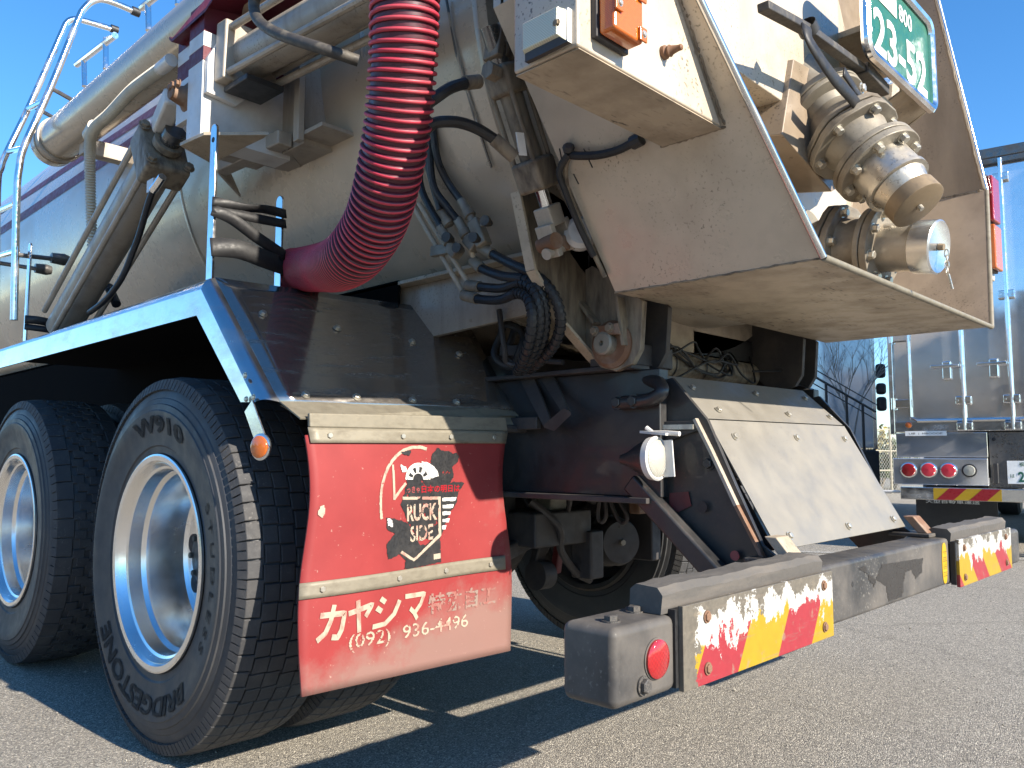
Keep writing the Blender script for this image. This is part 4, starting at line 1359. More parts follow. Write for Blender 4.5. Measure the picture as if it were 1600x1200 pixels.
MB().lathe((-0.452,0.296,0.687), (-1, 0, 0), [(0, 0.014), (0.001, 0.014)], 20).build('plate_hole', 'ink_black', rear)
MB().prism([(-0.446,0.392,0.717), (-0.446,0.338,0.722), (-0.446,0.33,0.688), (-0.446,0.367,0.671), (-0.446,0.393,0.683)], (0.002, 0, 0)).build('primer_patch', 'red_undercoat', rear)
MB().lathe((-0.453,0.211,0.579), (-1, 0, 0), [(0, 0.0115), (0.002, 0.0115)], 24).build('red_disc', 'dark_red_mark', rear)
for q in ((-0.455,0.54,0.866), (-0.445,0.281,0.791), (-0.445,0.294,0.583)):
    bolt(rear, q, (-1, 0, 0), 0.013, 'frame_black')
# rope hook
hk = MB().tube([(-0.49,0.523,0.945), (-0.49,0.466,0.946), (-0.49,0.412,0.95), (-0.49,0.381,0.967), (-0.47,0.405,0.992), (-0.45,0.458,1.004)], 0.018, 12, smooth=5)
hk.build('rope_hook', 'frame_black', rear)
for q in ((-0.5,0.509,0.946), (-0.5,0.459,0.947)):
    bolt(rear, q, (-1, 0, 0), 0.015, 'frame_black')
# step bracket on the rail
for pts in ((((-0.47,0.902,1.053), (-0.47,0.84,1.053), (-0.52,0.708,0.878), (-0.52,0.746,0.886))), ((-0.47,0.82,1.047), (-0.47,0.761,1.043), (-0.54,0.637,0.922), (-0.54,0.659,0.918))):
    MB().prism([V(q) for q in pts], (0.008, 0.0, 0)).build('step_gusset', 'frame_dust', rear, 0.001)
MB().prism([(-0.53,0.737,0.886), (-0.53,0.7,0.875), (-0.55,0.624,0.916), (-0.55,0.65,0.927)], (0, 0, 0.008)).build('step_gusset', 'frame_dust', rear)
MB().bar((-0.5,0.909,0.9), (-0.5,0.783,0.9), 0.02, 0.035).build('flap_stay', 'frame_dust', rear, 0.003)

# work lamp
lamp = bpy.data.objects.new('work_lamp', None)
COL.objects.link(lamp)
lamp.parent = TRUCK
lc = V((-0.53,0.372,0.803))
la_ = V((0.05, -1.0, 0.03)).normalized()
MB().lathe(lc - la_ * 0.10, la_, [(0, 0.012), (0.02, 0.018), (0.05, 0.035), (0.08, 0.05), (0.088, 0.052)], 28).build('lamp_body', 'frame_black', lamp)
MB().lathe(lc - la_ * 0.014, la_, [(0, 0.052), (0.016, 0.054), (0.020, 0.050), (0.018, 0.046)], 36, False).build('lamp_bezel', 'white_paint', lamp)
MB().lathe(lc - la_ * 0.006, la_, [(0, 0.0485), (0.012, 0.045), (0.020, 0.030), (0.023, 0.0)], 32).build('lamp_lens', 'white_lens', lamp)
MB().tube([(-0.5,0.421,0.879), (-0.5,0.402,0.866), (-0.51,0.358,0.865), (-0.51,0.319,0.862)], 0.006, 8).build('lamp_bracket', 'white_paint', lamp)
MB().bar((-0.51,0.422,0.868), (-0.51,0.347,0.861), 0.035, 0.006).build('lamp_bracket', 'white_paint', lamp)
MB().bar((-0.51,0.355,0.847), (-0.51,0.349,0.759), 0.004, 0.03).build('lamp_bracket', 'white_paint', lamp)

# sloping cover at the frame end
cov = bpy.data.objects.new('rear_cover', None)
COL.objects.link(cov)
cov.parent = TRUCK
cl = [V((-0.41, 0.430, 1.018)), V((-0.41, 0.305, 0.902)), V((-0.41, 0.128, 0.598))]
cr = [V((0.41, 0.430, 1.026)), V((0.41, 0.300, 0.908)), V((0.41, 0.126, 0.602))]
for k, nm in ((0, 'upper_cover'), (1, 'lower_cover')):
    off = V((0, 0, 0)) if k == 0 else V((0, -0.004, -0.003))
    MB().prism([cl[k] + off, cr[k] + off, cr[k + 1] + off, cl[k + 1] + off], (0, 0.004, -0.002)).build(nm, 'plate_grey', cov, 0.0012)
    nn = (cr[k] - cl[k]).cross(cl[k + 1] - cl[k]).normalized()
    if nn.y > 0:
        nn = -nn
    for s in (0.10, 0.52, 0.92):
        for t in ((0.28,) if k == 0 else (0.14, 0.92)):
            p = cl[k].lerp(cr[k], s).lerp(cl[k + 1].lerp(cr[k + 1], s), t)
            bolt(cov, p + off + nn * 0.002, nn, 0.0085)
    if k == 0:
        for s in (0.12, 0.60, 0.95):
            p = cl[0].lerp(cr[0], s).lerp(cl[1].lerp(cr[1], s), 0.80)
            bolt(cov, p + nn * 0.002, nn, 0.0085)

for sx in (-0.405, 0.395):
    MB().prism([V((sx, 0.45, 0.99)), V((sx, 0.436, 1.006)), V((sx, 0.315, 0.892)), V((sx, 0.140, 0.592)), V((sx, 0.20, 0.585)), V((sx, 0.5, 0.71))], (0.01, 0, 0)).build('gap_blackout', 'frame_black', cov)  # black plate added so the gap beside the cover stays dark

# ---- bumper
bum = bpy.data.objects.new('rear_bumper', None)
COL.objects.link(bum)
bum.parent = TRUCK
MB().box((-0.445, 0.015, 0.437), (0.445, 0.115, 0.570)).build('beam', 'bumper_black', bum, 0.010)
for s in (-1, 1):
    MB().box((min(s * 1.195, s * 1.03), 0.0, 0.432), (max(s * 1.195, s * 1.03), 0.105, 0.552)).build('end_box', 'bumper_black', bum, 0.014, seg=3)
    MB().box((min(s * 1.03, s * 0.445), 0.02, 0.434), (max(s * 1.03, s * 0.445), 0.105, 0.552)).build('beam_arm', 'bumper_black', bum, 0.006)
    tb = MB()
    rows = []
    for i in range(25):
        x = s * (1.055 - 0.61 * i / 24)
        j = 0.0012 * math.sin(i * 0.7 + s) + random.uniform(-0.0014, 0.0014)
        rows.append([(x, 0.012, 0.553), (x, 0.008, 0.585 + j), (x, 0.018, 0.597 + j), (x, 0.060, 0.600 + j * 1.5), (x, 0.072, 0.590 + j), (x, 0.074, 0.553)])
    tb.sheet(rows)
    tb.add(rows[0], [(0, 1, 2, 3, 4, 5)])
    tb.add(rows[-1], [(0, 1, 2, 3, 4, 5)])
    tb.build('top_fender', 'old_wood_rubber', bum)
    pn = MB().box((min(s * 1.027, s * 0.444), -0.012, 0.430), (max(s * 1.027, s * 0.444), -0.002, 0.566)).build('hazard_board', 'hazard_near' if s < 0 else 'hazard_far', bum, 0.0012)
    MB().box((min(s * 1.035, s * 0.44), -0.002, 0.436), (max(s * 1.035, s * 0.44), 0.012, 0.56)).build('board_backing', 'ink_black', bum)
    for x in (-0.955, -0.49):
        for z in (0.455, 0.540):
            bolt(bum, (s * abs(x), -0.0135, z), (0, -1, 0), 0.0085, 'rusty', 'board_bolt', 0.3)
MB().lathe((-1.088, 0.0, 0.492), (0, -1, 0), [(0, 0.030), (0.006, 0.030), (0.009, 0.025), (0.010, 0.0)], 36).build('red_reflector', 'red_lens', bum)
MB().lathe((-1.088, 0.001, 0.492), (0, -1, 0), [(0, 0.0325), (0.003, 0.0325), (0.0035, 0.030)], 36).build('reflector_seat', 'bumper_black', bum)
bolt(bum, (-1.125, -0.002, 0.458), (0, -1, 0), 0.012, 'bumper_black')
bolt(bum, (-1.15, 0.04, 0.553), (0, 0, 1), 0.012, 'bumper_black')
bolt(bum, (-1.06, 0.06, 0.553), (0, 0, 1), 0.012, 'bumper_black')
ov = [(0.395 + 0.022 * math.copysign(abs(math.cos(2 * PI * k / 32)) ** 0.7, math.cos(2 * PI * k / 32)), 0.0135, 0.502 + 0.058 * math.copysign(abs(math.sin(2 * PI * k / 32)) ** 0.8, math.sin(2 * PI * k / 32))) for k in range(32)]
yl = MB().prism(ov, (0, 0.001, 0)).build('yellow_label', 'yellow_tape', bum)
for k in range(3):
    lettering('AB-CDEI 0123'[k * 2:] if False else '|: |i| :|i |:|', (lambda kk: (lambda u, v, z=0: V((0.381 + kk * 0.011 + v * 0.007, 0.0125, 0.535 - u * 0.07))))(k), 'ink_black', bum, 0, 'label_marks')
worn('wet_stain', (0.022, 0.019, 0.017), 0.35, 0, (0.035, 0.03, 0.026), 0.5, 14)
sp2_ = [(-0.231,0.014,0.547), (-0.192,0.014,0.55), (-0.171,0.014,0.516), (-0.145,0.014,0.494), (-0.114,0.014,0.521), (-0.086,0.014,0.543), (0.214,0.014,0.532), (0.198,0.014,0.494), (0.146,0.015,0.482), (0.12,0.014,0.51), (0.071,0.014,0.507), (0.044,0.014,0.429), (-0.055,0.014,0.427), (-0.066,0.014,0.489)]
poly([((q[0] + 0.45) / 0.9, (max(0.4485, min(0.560, q[2])) - 0.43) / 0.15) for q in sp2_], lambda u, v: V((u * 0.9 - 0.45, 0.0142, v * 0.15 + 0.43)), 'wet_stain', 'stain', 0.006, 4, res=160, lim=-0.75, scale=9, parent=bum)
MB().lathe((-0.27, 0.0155, 0.515), (0, -1, 0), [(0, 0.006), (0.001, 0.006)], 14).build('beam_hole', 'ink_black', bum)
# stays from bumper to bracket plates
for s in (-1, 1):
    MB().box((s * 0.44 - 0.05, 0.05, 0.571), (s * 0.44 + 0.05, 0.17, 0.582)).build('bumper_foot', 'bumper_black', bum, 0.003)
    MB().prism([(s * 0.44 - 0.03, 0.06, 0.582), (s * 0.44 + 0.03, 0.06, 0.582), (s * 0.44 + 0.03, 0.1, 0.63), (s * 0.44 - 0.03, 0.1, 0.63)], (0, 0.03, 0)).build('bumper_foot', 'grimy_cream' if s < 0 else 'rusty', bum, 0.003)

# ================================================================ hinge, locking cylinder, hydraulics
hin = bpy.data.objects.new('door_hinge', None)
COL.objects.link(hin)
hin.parent = TRUCK
MB().prism([(-0.784,0.6,1.454), (-0.729,0.6,1.269), (-0.613,0.6,1.147), (-0.476,0.6,1.064), (-0.317,0.6,1.083), (-0.267,0.6,1.255), (-0.388,0.6,1.293), (-0.54,0.6,1.46), (-0.656,0.6,1.485)], (0, 0.014, 0)).build('saddle_plate', 'grimy_cyl', hin, 0.001)
for x, mt in ((-0.515, 'grimy_cyl'), (-0.40, 'frame_dust'), (0.40, 'frame_dust'), (0.50, 'frame_dust')):
    o_ = x + 0.515
    pts = [V(q) for q in ((-0.515,0.667,1.283), (-0.515,0.656,1.176), (-0.515,0.608,1.101), (-0.515,0.553,1.039), (-0.515,0.503,1.025), (-0.515,0.451,1.041), (-0.515,0.427,1.076), (-0.515,0.417,1.197), (-0.515,0.474,1.237), (-0.515,0.578,1.313))]
    MB().prism([q + V((o_, 0, 0)) for q in pts], (0.02, 0, 0)).build('hinge_plate', mt, hin, 0.002)
eg = [(-0.789,0.595,1.452), (-0.734,0.595,1.267), (-0.618,0.595,1.146), (-0.483,0.595,1.058)]
for k in range(3):
    MB().bar(V(eg[k]), V(eg[k + 1]), 0.008, 0.03, (0, 1, 0)).build('plate_edge', 'grimy_cream', hin)
rb = [(-0.53,0.654,1.362), (-0.53,0.625,1.243), (-0.53,0.552,1.152)]
for k in range(2):
    MB().bar(rb[k], rb[k + 1], 0.03, 0.008, (0, 1, 0.6)).build('stiffener', 'grimy_cyl', hin)
MB().bar((-0.53,0.477,1.211), (-0.53,0.459,1.086), 0.03, 0.008, (0, 1, 0)).build('stiffener', 'grimy_cyl', hin)
pc = V((-0.54,0.512,1.095))
MB().lathe(pc + V((0.03, 0, 0)), (-1, 0, 0), [(0, 0.062), (0.012, 0.062), (0.02, 0.052), (0.02, 0.042)], 36).build('pin_boss', 'rusty', hin)
MB().lathe(pc + V((0.01, 0.005, 0)), (-1, 0, 0), [(0, 0.030), (0.022, 0.030), (0.026, 0.025), (0.0265, 0.007), (0.015, 0.006)], 28).build('hinge_pin', 'cast_metal', hin)
MB().prism([(-0.552,0.556,1.139), (-0.552,0.47,1.143), (-0.552,0.462,1.113), (-0.552,0.548,1.119)], (0.012, 0, 0)).build('keeper_plate', 'rusty', hin, 0.002)
for q in ((-0.553,0.541,1.129), (-0.553,0.493,1.132)):
    bolt(hin, q, (-1, 0, 0), 0.011, 'grimy_cyl')
MB().box((-0.50, 0.47, 1.043), (-0.30, 0.60, 1.10)).build('hinge_seat', 'frame_dust', hin, 0.004)
MB().tube([(-0.5,0.605,1.346), (-0.5,0.608,1.276), (-0.5,0.606,1.241), (-0.5,0.584,1.19), (-0.5,0.58,1.169)], 0.007, 8, smooth=4).build('cable', 'cable_rubber', hin)

lk = bpy.data.objects.new('lock_cylinder', None)
COL.objects.link(lk)
lk.parent = TRUCK
A_, B_ = V((-0.895,0.52,1.664)), V((-0.801,0.52,1.482))
ax = (B_ - A_).normalized()
MB().cyl(A_, B_, 0.027, n=24).build('barrel', 'grimy_cyl', lk)
sd = ax.cross(V((0, 1, 0))).normalized()
fw = V((0, 1, 0))
for i, j in ((-1, -1), (1, -1), (-1, 1), (1, 1)):
    o_ = sd * (0.030 * i) + fw * (0.030 * j)
    MB().cyl(A_ + o_, B_ + o_, 0.0055, n=8).build('tie_rod', 'grimy_cyl', lk)
MB().bar(A_ - ax * 0.045, A_ + ax * 0.025, 0.076, 0.076, (0, 1, 0)).build('head_block', 'grimy_cyl', lk, 0.012)
MB().bar(B_ - ax * 0.03, B_ + ax * 0.045, 0.080, 0.08, (0, 1, 0)).build('rod_block', 'grimy_cyl', lk, 0.010)
MB().cyl(A_ - ax * 0.13, A_ - ax * 0.03, 0.022, n=20).build('rod_eye', 'dark_steel', lk)
MB().lathe(V((-0.912,0.52,1.732)) + V((-0.012, 0, 0)), (1, 0, 0), [(0, 0.028), (0.045, 0.028)], 24).build('eye_boss', 'grimy_cyl', lk)
MB().bar(V((-0.927,0.52,1.794)), V((-0.943,0.52,1.708)), 0.02, 0.05, (0, 1, 0)).build('lug', 'grimy_cyl', lk, 0.004)
MB().cyl(B_ + ax * 0.04, B_ + ax * 0.09, 0.016, n=16).build('rod', 'chrome', lk)
cv = B_ + ax * 0.085
MB().bar(cv, cv + ax * 0.05, 0.05, 0.05, (0, 1, 0)).build('clevis', 'bracket_paint', lk, 0.004)
for s in (-1, 1):
    MB().bar(cv + ax * 0.04 + sd * (0.030 * s), cv + ax * 0.12 + sd * (0.030 * s), 0.018, 0.05, (0, 1, 0)).build('clevis', 'bracket_paint', lk, 0.003)
e_ = cv + ax * 0.105
MB().cyl(e_ - sd * 0.055, e_ + sd * 0.055, 0.014, n=14).build('clevis_pin', 'bracket_paint', lk)
MB().bar(e_ - ax * 0.02, V((-0.69,0.52,1.321)), 0.03, 0.035, (0, 1, 0)).build('link_arm', 'rusty', lk, 0.005)
MB().lathe((-0.662,0.5,1.35), (-0.7, -0.7, 0), [(0, 0.040), (0.03, 0.040), (0.04, 0.03)], 24).build('roller', 'white_paint', lk)
MB().lathe((-0.752,0.52,1.318), (0.2, 1, 0), [(-0.03, 0.02), (0.03, 0.02)], 14).build('link_pin', 'rusty', lk)
MB().bar(V((-0.907,0.47,1.532)), V((-0.896,0.47,1.482)), 0.026, 0.002, (0, 1, 0)).build('data_label', 'plate_white', lk)
MB().tube([V(A_) + V((-0.055, -0.02, 0)), V(A_) + V((-0.085, -0.02, 0))], 0.020, 6).build('port_nut', 'grimy_cyl', lk)
MB().cyl((-1.006,0.5,1.627), (-1.047,0.5,1.609), 0.0155, n=12).build('hose_ferrule', 'grimy_cyl', lk)
MB().tube([(-1.045,0.5,1.61), (-1.086,0.5,1.586), (-1.112,0.51,1.563), (-1.124,0.54,1.543), (-1.115,0.58,1.512)], 0.0125, 10, smooth=6).build('oil_hose', 'cable_rubber', lk)
MB().cyl((-0.913,0.48,1.475), (-0.958,0.5,1.511), 0.0155, n=12).build('hose_ferrule', 'grimy_cyl', lk)
MB().tube([(-0.956,0.5,1.51), (-0.992,0.51,1.524), (-1.03,0.52,1.53), (-1.068,0.53,1.526), (-1.094,0.55,1.518), (-1.106,0.58,1.493)], 0.0125, 10, smooth=6).build('oil_hose', 'cable_rubber', lk)
MB().tube([(-0.887,0.747,1.965), (-0.867,0.733,1.832), (-0.815,0.72,1.676), (-0.751,0.72,1.554)], 0.004, 6).build('thin_pipe', 'dark_steel', lk)
MB().tube([(-0.883,0.743,1.93), (-0.858,0.728,1.799), (-0.801,0.716,1.645)], 0.004, 6).build('thin_pipe', 'grimy_cream', lk)

vb = bpy.data.objects.new('hydraulic_valves', None)
COL.objects.link(vb)
vb.parent = TRUCK
for pts in (((-0.8,0.958,1.752), (-0.79,0.971,1.629), (-0.78,0.965,1.539), (-0.76,0.905,1.428)),
            ((-0.8,0.932,1.671), (-0.79,0.921,1.58), (-0.77,0.9,1.476)),
            ((-0.82,0.892,1.69), (-0.8,0.898,1.545), (-0.77,0.868,1.475), (-0.75,0.846,1.437)),
            ((-0.82,0.876,1.685), (-0.8,0.877,1.602), (-0.77,0.869,1.546), (-0.75,0.834,1.488))):
    MB().tube([V(q) for q in pts], 0.0105, 10, smooth=6).build('oil_hose', 'cable_rubber', vb)
for a, b_ in (((-0.76,0.911,1.434), (-0.745,0.879,1.371)), ((-0.765,0.908,1.483), (-0.75,0.88,1.434)), ((-0.75,0.851,1.444), (-0.735,0.811,1.367)), ((-0.75,0.839,1.494), (-0.735,0.799,1.424))):
    a, b_ = V(a), V(b_)
    d = (b_ - a).normalized()
    MB().lathe(a, d, [(0, 0.0135), (0.035, 0.0135), (0.037, 0.017), (0.055, 0.017), (0.057, 0.012), ((b_ - a).length, 0.012)], 12).build('hose_ferrule', 'cast_metal', vb)
for a, b_ in (((-0.745,0.885,1.379), (-0.74,0.856,1.35)), ((-0.735,0.824,1.391), (-0.73,0.796,1.359)), ((-0.735,0.799,1.433), (-0.73,0.767,1.36))):
    MB().bar(a, b_, 0.035, 0.035).build('valve_block', 'cast_metal', vb, 0.005)
for q in ((-0.78,0.855,1.388), (-0.78,0.751,1.368), (-0.77,0.718,1.407), (-0.77,0.825,1.356)):
    MB().lathe(q, (-1, -0.3, 0), [(-0.02, 0.008), (0, 0.014), (0.012, 0.014)], 10).build('valve_knob', 'lever_iron', vb)
MB().tube([(-0.76,0.748,1.405), (-0.76,0.719,1.42)], 0.006, 6).build('valve_lever', 'cast_metal', vb)
for a, b_ in (((-0.74,1.072,1.55), (-0.7,0.886,1.26)), ((-0.74,1.028,1.529), (-0.7,0.866,1.284)), ((-0.735,0.816,1.361), (-0.72,0.814,1.325))):
    MB().tube([a, b_], 0.0075, 8).build('steel_pipe', 'grimy_cream', vb)
MB().bar((-0.72,0.99,1.384), (-0.72,0.913,1.381), 0.02, 0.03).build('pipe_clamp', 'cast_metal', vb, 0.003)
ho = (((754, 388), (770, 397), (800, 413), (840, 432), (866, 462), (876, 500), (868, 535), (848, 560), (826, 578)),
      ((742, 410), (752, 419), (785, 431), (818, 436), (842, 455), (852, 490), (848, 530), (834, 560), (820, 578)),
      ((734, 446), (750, 448), (785, 450), (815, 442), (836, 458), (843, 495), (838, 535), (825, 565), (814, 580)),
      ((728, 462), (745, 467), (780, 469), (808, 458), (826, 468), (832, 500), (826, 540), (815, 568), (808, 580)))
PXH = {}
PXH[0] = [(-0.72,0.785,1.358), (-0.72,0.746,1.336), (-0.72,0.675,1.297), (-0.7,0.605,1.258), (-0.68,0.567,1.206), (-0.66,0.563,1.147), (-0.64,0.598,1.096), (-0.62,0.66,1.062), (-0.6,0.729,1.038)]
PXH[1] = [(-0.72,0.814,1.325), (-0.72,0.789,1.305), (-0.72,0.71,1.272), (-0.71,0.644,1.256), (-0.7,0.6,1.22), (-0.68,0.597,1.165), (-0.66,0.624,1.105), (-0.63,0.683,1.063), (-0.61,0.734,1.038)]
PXH[2] = [(-0.7,0.855,1.271), (-0.7,0.815,1.262), (-0.7,0.73,1.246), (-0.71,0.651,1.247), (-0.71,0.604,1.214), (-0.7,0.598,1.154), (-0.68,0.628,1.095), (-0.65,0.685,1.053), (-0.62,0.738,1.034)]
PXH[3] = [(-0.7,0.871,1.245), (-0.7,0.827,1.231), (-0.7,0.741,1.216), (-0.71,0.666,1.222), (-0.72,0.617,1.198), (-0.72,0.604,1.145), (-0.7,0.636,1.085), (-0.66,0.698,1.048), (-0.63,0.743,1.034)]
for k in range(4):
    pts = [V(q) for q in PXH[k]]
    MB().tube(pts, 0.0125, 10, smooth=7).build('oil_hose', 'cable_rubber', vb)
    d = (pts[1] - pts[0]).normalized()
    MB().cyl(pts[0] - d * 0.01, pts[1], 0.0155, n=12).build('hose_ferrule', 'cast_metal', vb)
    sw = catmull(pts, 60)[170:]
    hel = MB()
    for i in range(0, len(sw) - 4, 16):     # spiral guard turns
        q, e = sw[i], sw[min(i + 9, len(sw) - 1)]
        hel.cyl(q, e, 0.0148, n=10, cap=True)
    hel.build('spiral_guard', 'strap_rubber', vb)
MB().tube([(-0.6,0.842,1.216), (-0.6,0.821,1.104), (-0.58,0.826,1.065), (-0.56,0.757,1.054)], 0.008, 8, smooth=4).build('hose_hook', 'frame_dust', vb)
for cxy in (((-0.52,0.882,1.126), 0.055, 0.10), ((-0.5,0.858,1.122), 0.05, 0.085)):
    c, ra, rb_ = V(cxy[0]), cxy[1], cxy[2]
    MB().tube([c + V((0.01 * math.sin(3 * t), ra * math.cos(t), rb_ * 0.6 * math.sin(t))) for t in [2 * PI * k / 24 for k in range(25)]], 0.011, 8).build('hose_loop', 'strap_rubber', vb)
MB().tube([(-0.5,0.793,1.078), (-0.5,0.693,1.064)], 0.008, 8).build('hose_hook', 'frame_dust', vb)
MB().bar((-0.52,0.911,1.114), (-0.52,0.799,1.104), 0.02, 0.03).build('hose_clamp', 'frame_dust', vb, 0.003)

# ================================================================ rear hood
hood = bpy.data.objects.new('rear_hood', None)
COL.objects.link(hood)
hood.parent = TRUCK
HW, HZ = 0.61, 1.205
CW, CZ = 1.03, 1.205 + (1.03 - 0.61) / 0.76
TZ2 = 2.95


def hy(z, k=0):   # rear rim line leans forward with height
    return -0.085 + 0.17 * (z - HZ) + k


def hood_panel(name, a, b_, mat='cream_paint'):
    """flat panel between two (x, z) corners, from the rear rim to the tank door"""
    (xa, za), (xb, zb) = a, b_
    inx = V((-(zb - za), 0, (xb - xa))).normalized() * 0.006
    pts = [V((xa, hy(za), za)), V((xb, hy(zb), zb)), V((xb, 0.43, zb)), V((xa, 0.43, za))]
    MB().prism(pts, inx).build(name, mat, hood)


hood_panel('bottom_panel', (-HW, HZ), (HW, HZ), 'flecked_floor')
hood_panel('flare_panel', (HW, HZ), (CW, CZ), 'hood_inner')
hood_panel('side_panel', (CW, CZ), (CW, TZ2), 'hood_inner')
hood_panel('side_panel', (-CW, TZ2), (-CW, CZ))
hood_panel('flare_panel', (-CW, CZ), (-HW, HZ))
trim = [V((x, hy(z), z)) for x, z in ((-CW, TZ2), (-CW, CZ), (-HW, HZ), (HW, HZ), (CW, CZ), (CW, TZ2))]
for k in range(5):
    MB().tube([trim[k], trim[k + 1]], 0.0075, 12).build('rim_trim', 'polished_alu' if k in (0, 1, 4) else 'old_strip', hood)
rnd = random.Random(9)


def seam(a, b_, r=0.0028, n=40, mat='grimy_cyl', nm='weld_seam', parent=None):
    a, b_ = V(a), V(b_)
    pts = [a.lerp(b_, k / n) + V((rnd.uniform(-1, 1), rnd.uniform(-1, 1), rnd.uniform(-1, 1))) * 0.0012 for k in range(n + 1)]
    MB().tube(pts, lambda t: r * (0.6 + 0.7 * abs(math.sin(t * n * 1.7))), 6).build(nm, mat, parent or hood)


seam((-HW, hy(HZ), HZ - 0.001), (-HW, 0.43, HZ - 0.001), 0.0022)
seam((CW - 0.006, hy(CZ) + 0.01, CZ), (CW - 0.006, 0.39, CZ), 0.005)
for k_ in (1, 2, 4):
    a_, b2_ = trim[k_], trim[k_ + 1]
    sx_ = -1 if a_.x < 0 else 1
    seam(a_ + V((-sx_ * 0.008, 0.008, 0.004)), b2_ + V((-sx_ * 0.008, 0.008, 0.004)), 0.003, 70)
seam((-HW - 0.0 - 0.76 * (1.449 - HZ), 0.020, 1.449), (-HW - 0.76 * (1.449 - HZ), 0.172, 1.449), 0.003, 20)
seam((-HW - 0.76 * (1.452 - HZ) - 0.002, 0.022, 1.452), (-CW + 0.02, 0.022, CZ - 0.02), 0.0028, 60)
# back wall and tank door
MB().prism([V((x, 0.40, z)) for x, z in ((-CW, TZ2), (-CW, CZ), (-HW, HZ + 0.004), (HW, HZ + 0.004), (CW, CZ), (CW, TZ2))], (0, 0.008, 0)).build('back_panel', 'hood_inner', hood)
dr = MB()
dr.lathe((0, 0.60, TZ), (0, -1, 0), [(0, 0.82), (0.19, 0.82), (0.23, 0.80), (0.28, 0.6), (0.30, 0.3), (0.302, 0.0)], 96)
dr.build('tank_door', 'cream_paint', hood)
MB().box((-0.92, 0.10, 1.66), (-0.02, 0.33, 2.7)).build('door_box', 'cream_paint', hood, 0.004)
MB().box((-0.60, 0.24, 1.22), (0.35, 0.30, 1.7)).build('outlet_apron', 'cream_paint', hood, 0.002)
# centre post with worn edge and polished sheet beside it
MB().prism([(0.57,0.16,2.048), (0.677,0.16,2.085), (0.654,0.16,1.886), (0.521,0.16,1.862)], (0, 0.05, 0)).build('post', 'grimy_cream', hood, 0.002)
MB().prism([(0.555,0.2,2.112), (0.713,0.2,2.138), (0.64,0.2,1.908), (0.524,0.2,1.914)], (0, 0.01, 0)).build('backing_sheet', 'polished_alu', hood)
# outlet stub box
bxp = [(-0.343,0.085,1.774), (0.012,0.085,1.811), (0.325,0.085,1.836), (0.133,0.085,1.629), (-0.141,0.085,1.49), (-0.417,0.085,1.562)]
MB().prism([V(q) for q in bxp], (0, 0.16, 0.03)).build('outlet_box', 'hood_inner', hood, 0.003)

# left lamp box
LB = bpy.data.objects.new('lamp_box', None)
COL.objects.link(LB)
LB.parent = TRUCK


def lamp_box(s):
    zb, zt = 1.449, 1.96
    yr, yf = 0.026, 0.166
    xo = 1.241 if s < 0 else 1.16
    zt = zt if s < 0 else 1.83

    def xin(z):
        return HW + 0.76 * (z - HZ) + 0.006
    pts = [V((s * xo, yr, zb)), V((s * xin(zb), yr, zb)), V((s * (xin(zt) if xin(zt) < CW else CW), yr, zt)), V((s * xo, yr, zt))]
    if xin(zt) > CW:
        pts.insert(2, V((s * CW, yr, CZ)))
    bk = MB().prism(pts, (0, yf - yr, 0))
    return bk


lamp_box(-1).build('left_lamp_box', 'cream_paint', LB, 0.006) if False else lamp_box(-1).build('lamp_housing', 'cream_paint', LB, 0.005)
MB().prism([V((-1.236, 0.028, 1.4475)), V((-0.80, 0.028, 1.4475)), V((-0.80, 0.164, 1.4475)), V((-1.236, 0.164, 1.4475))], (0, 0, -0.0015)).build('housing_floor', 'flecked_floor', LB)
lamp_box(1).build('lamp_housing', 'cream_paint', LB, 0.005)


# amber indicator: stepped lens with screw tabs
def block_lens(s, x0, x1, z0, z1, mat, depth=0.045):
    y = 0.026
    xa, xb = (s * x0, s * x1)
    MB().box((min(xa, xb), y - 0.012, z0), (max(xa, xb), y - 0.001, z1)).build('lens_base', 'frame_dust', LB, 0.002)
    b = MB().box((min(xa, xb) + 0.004, y - depth, z0 + 0.004), (max(xa, xb) - 0.004, y - 0.012, z1 - 0.004))
    return b.build('lamp_lens', mat, LB, 0.006, seg=3)


alo, ahi = V((-1.265,-0.019,1.436)), V((-1.127,-0.019,1.452))
ax0, ax1, az0 = 1.208, 1.122, 1.472
block_lens(-1, ax0, ax1, az0, az0 + 0.30, 'amber_lens')
for x, z in ((-1.196, az0 + 0.045), (-1.132, az0 + 0.018), (-1.132, az0 + 0.085), (-1.196, az0 + 0.105)):
    MB().box((x - 0.010, -0.024, z - 0.012), (x + 0.010, -0.0195, z + 0.012)).build('screw_tab', 'amber_lens', LB, 0.002)
    bolt(LB, (x, -0.024, z), (0, -1, 0), 0.005, 'zinc_bolt', 'screw', 0.4)
block_lens(1, 1.055, 1.155, 1.475, 1.645, 'amber_lens', 0.03)
block_lens(1, 1.055, 1.155, 1.65, 1.825, 'red_lens', 0.03)
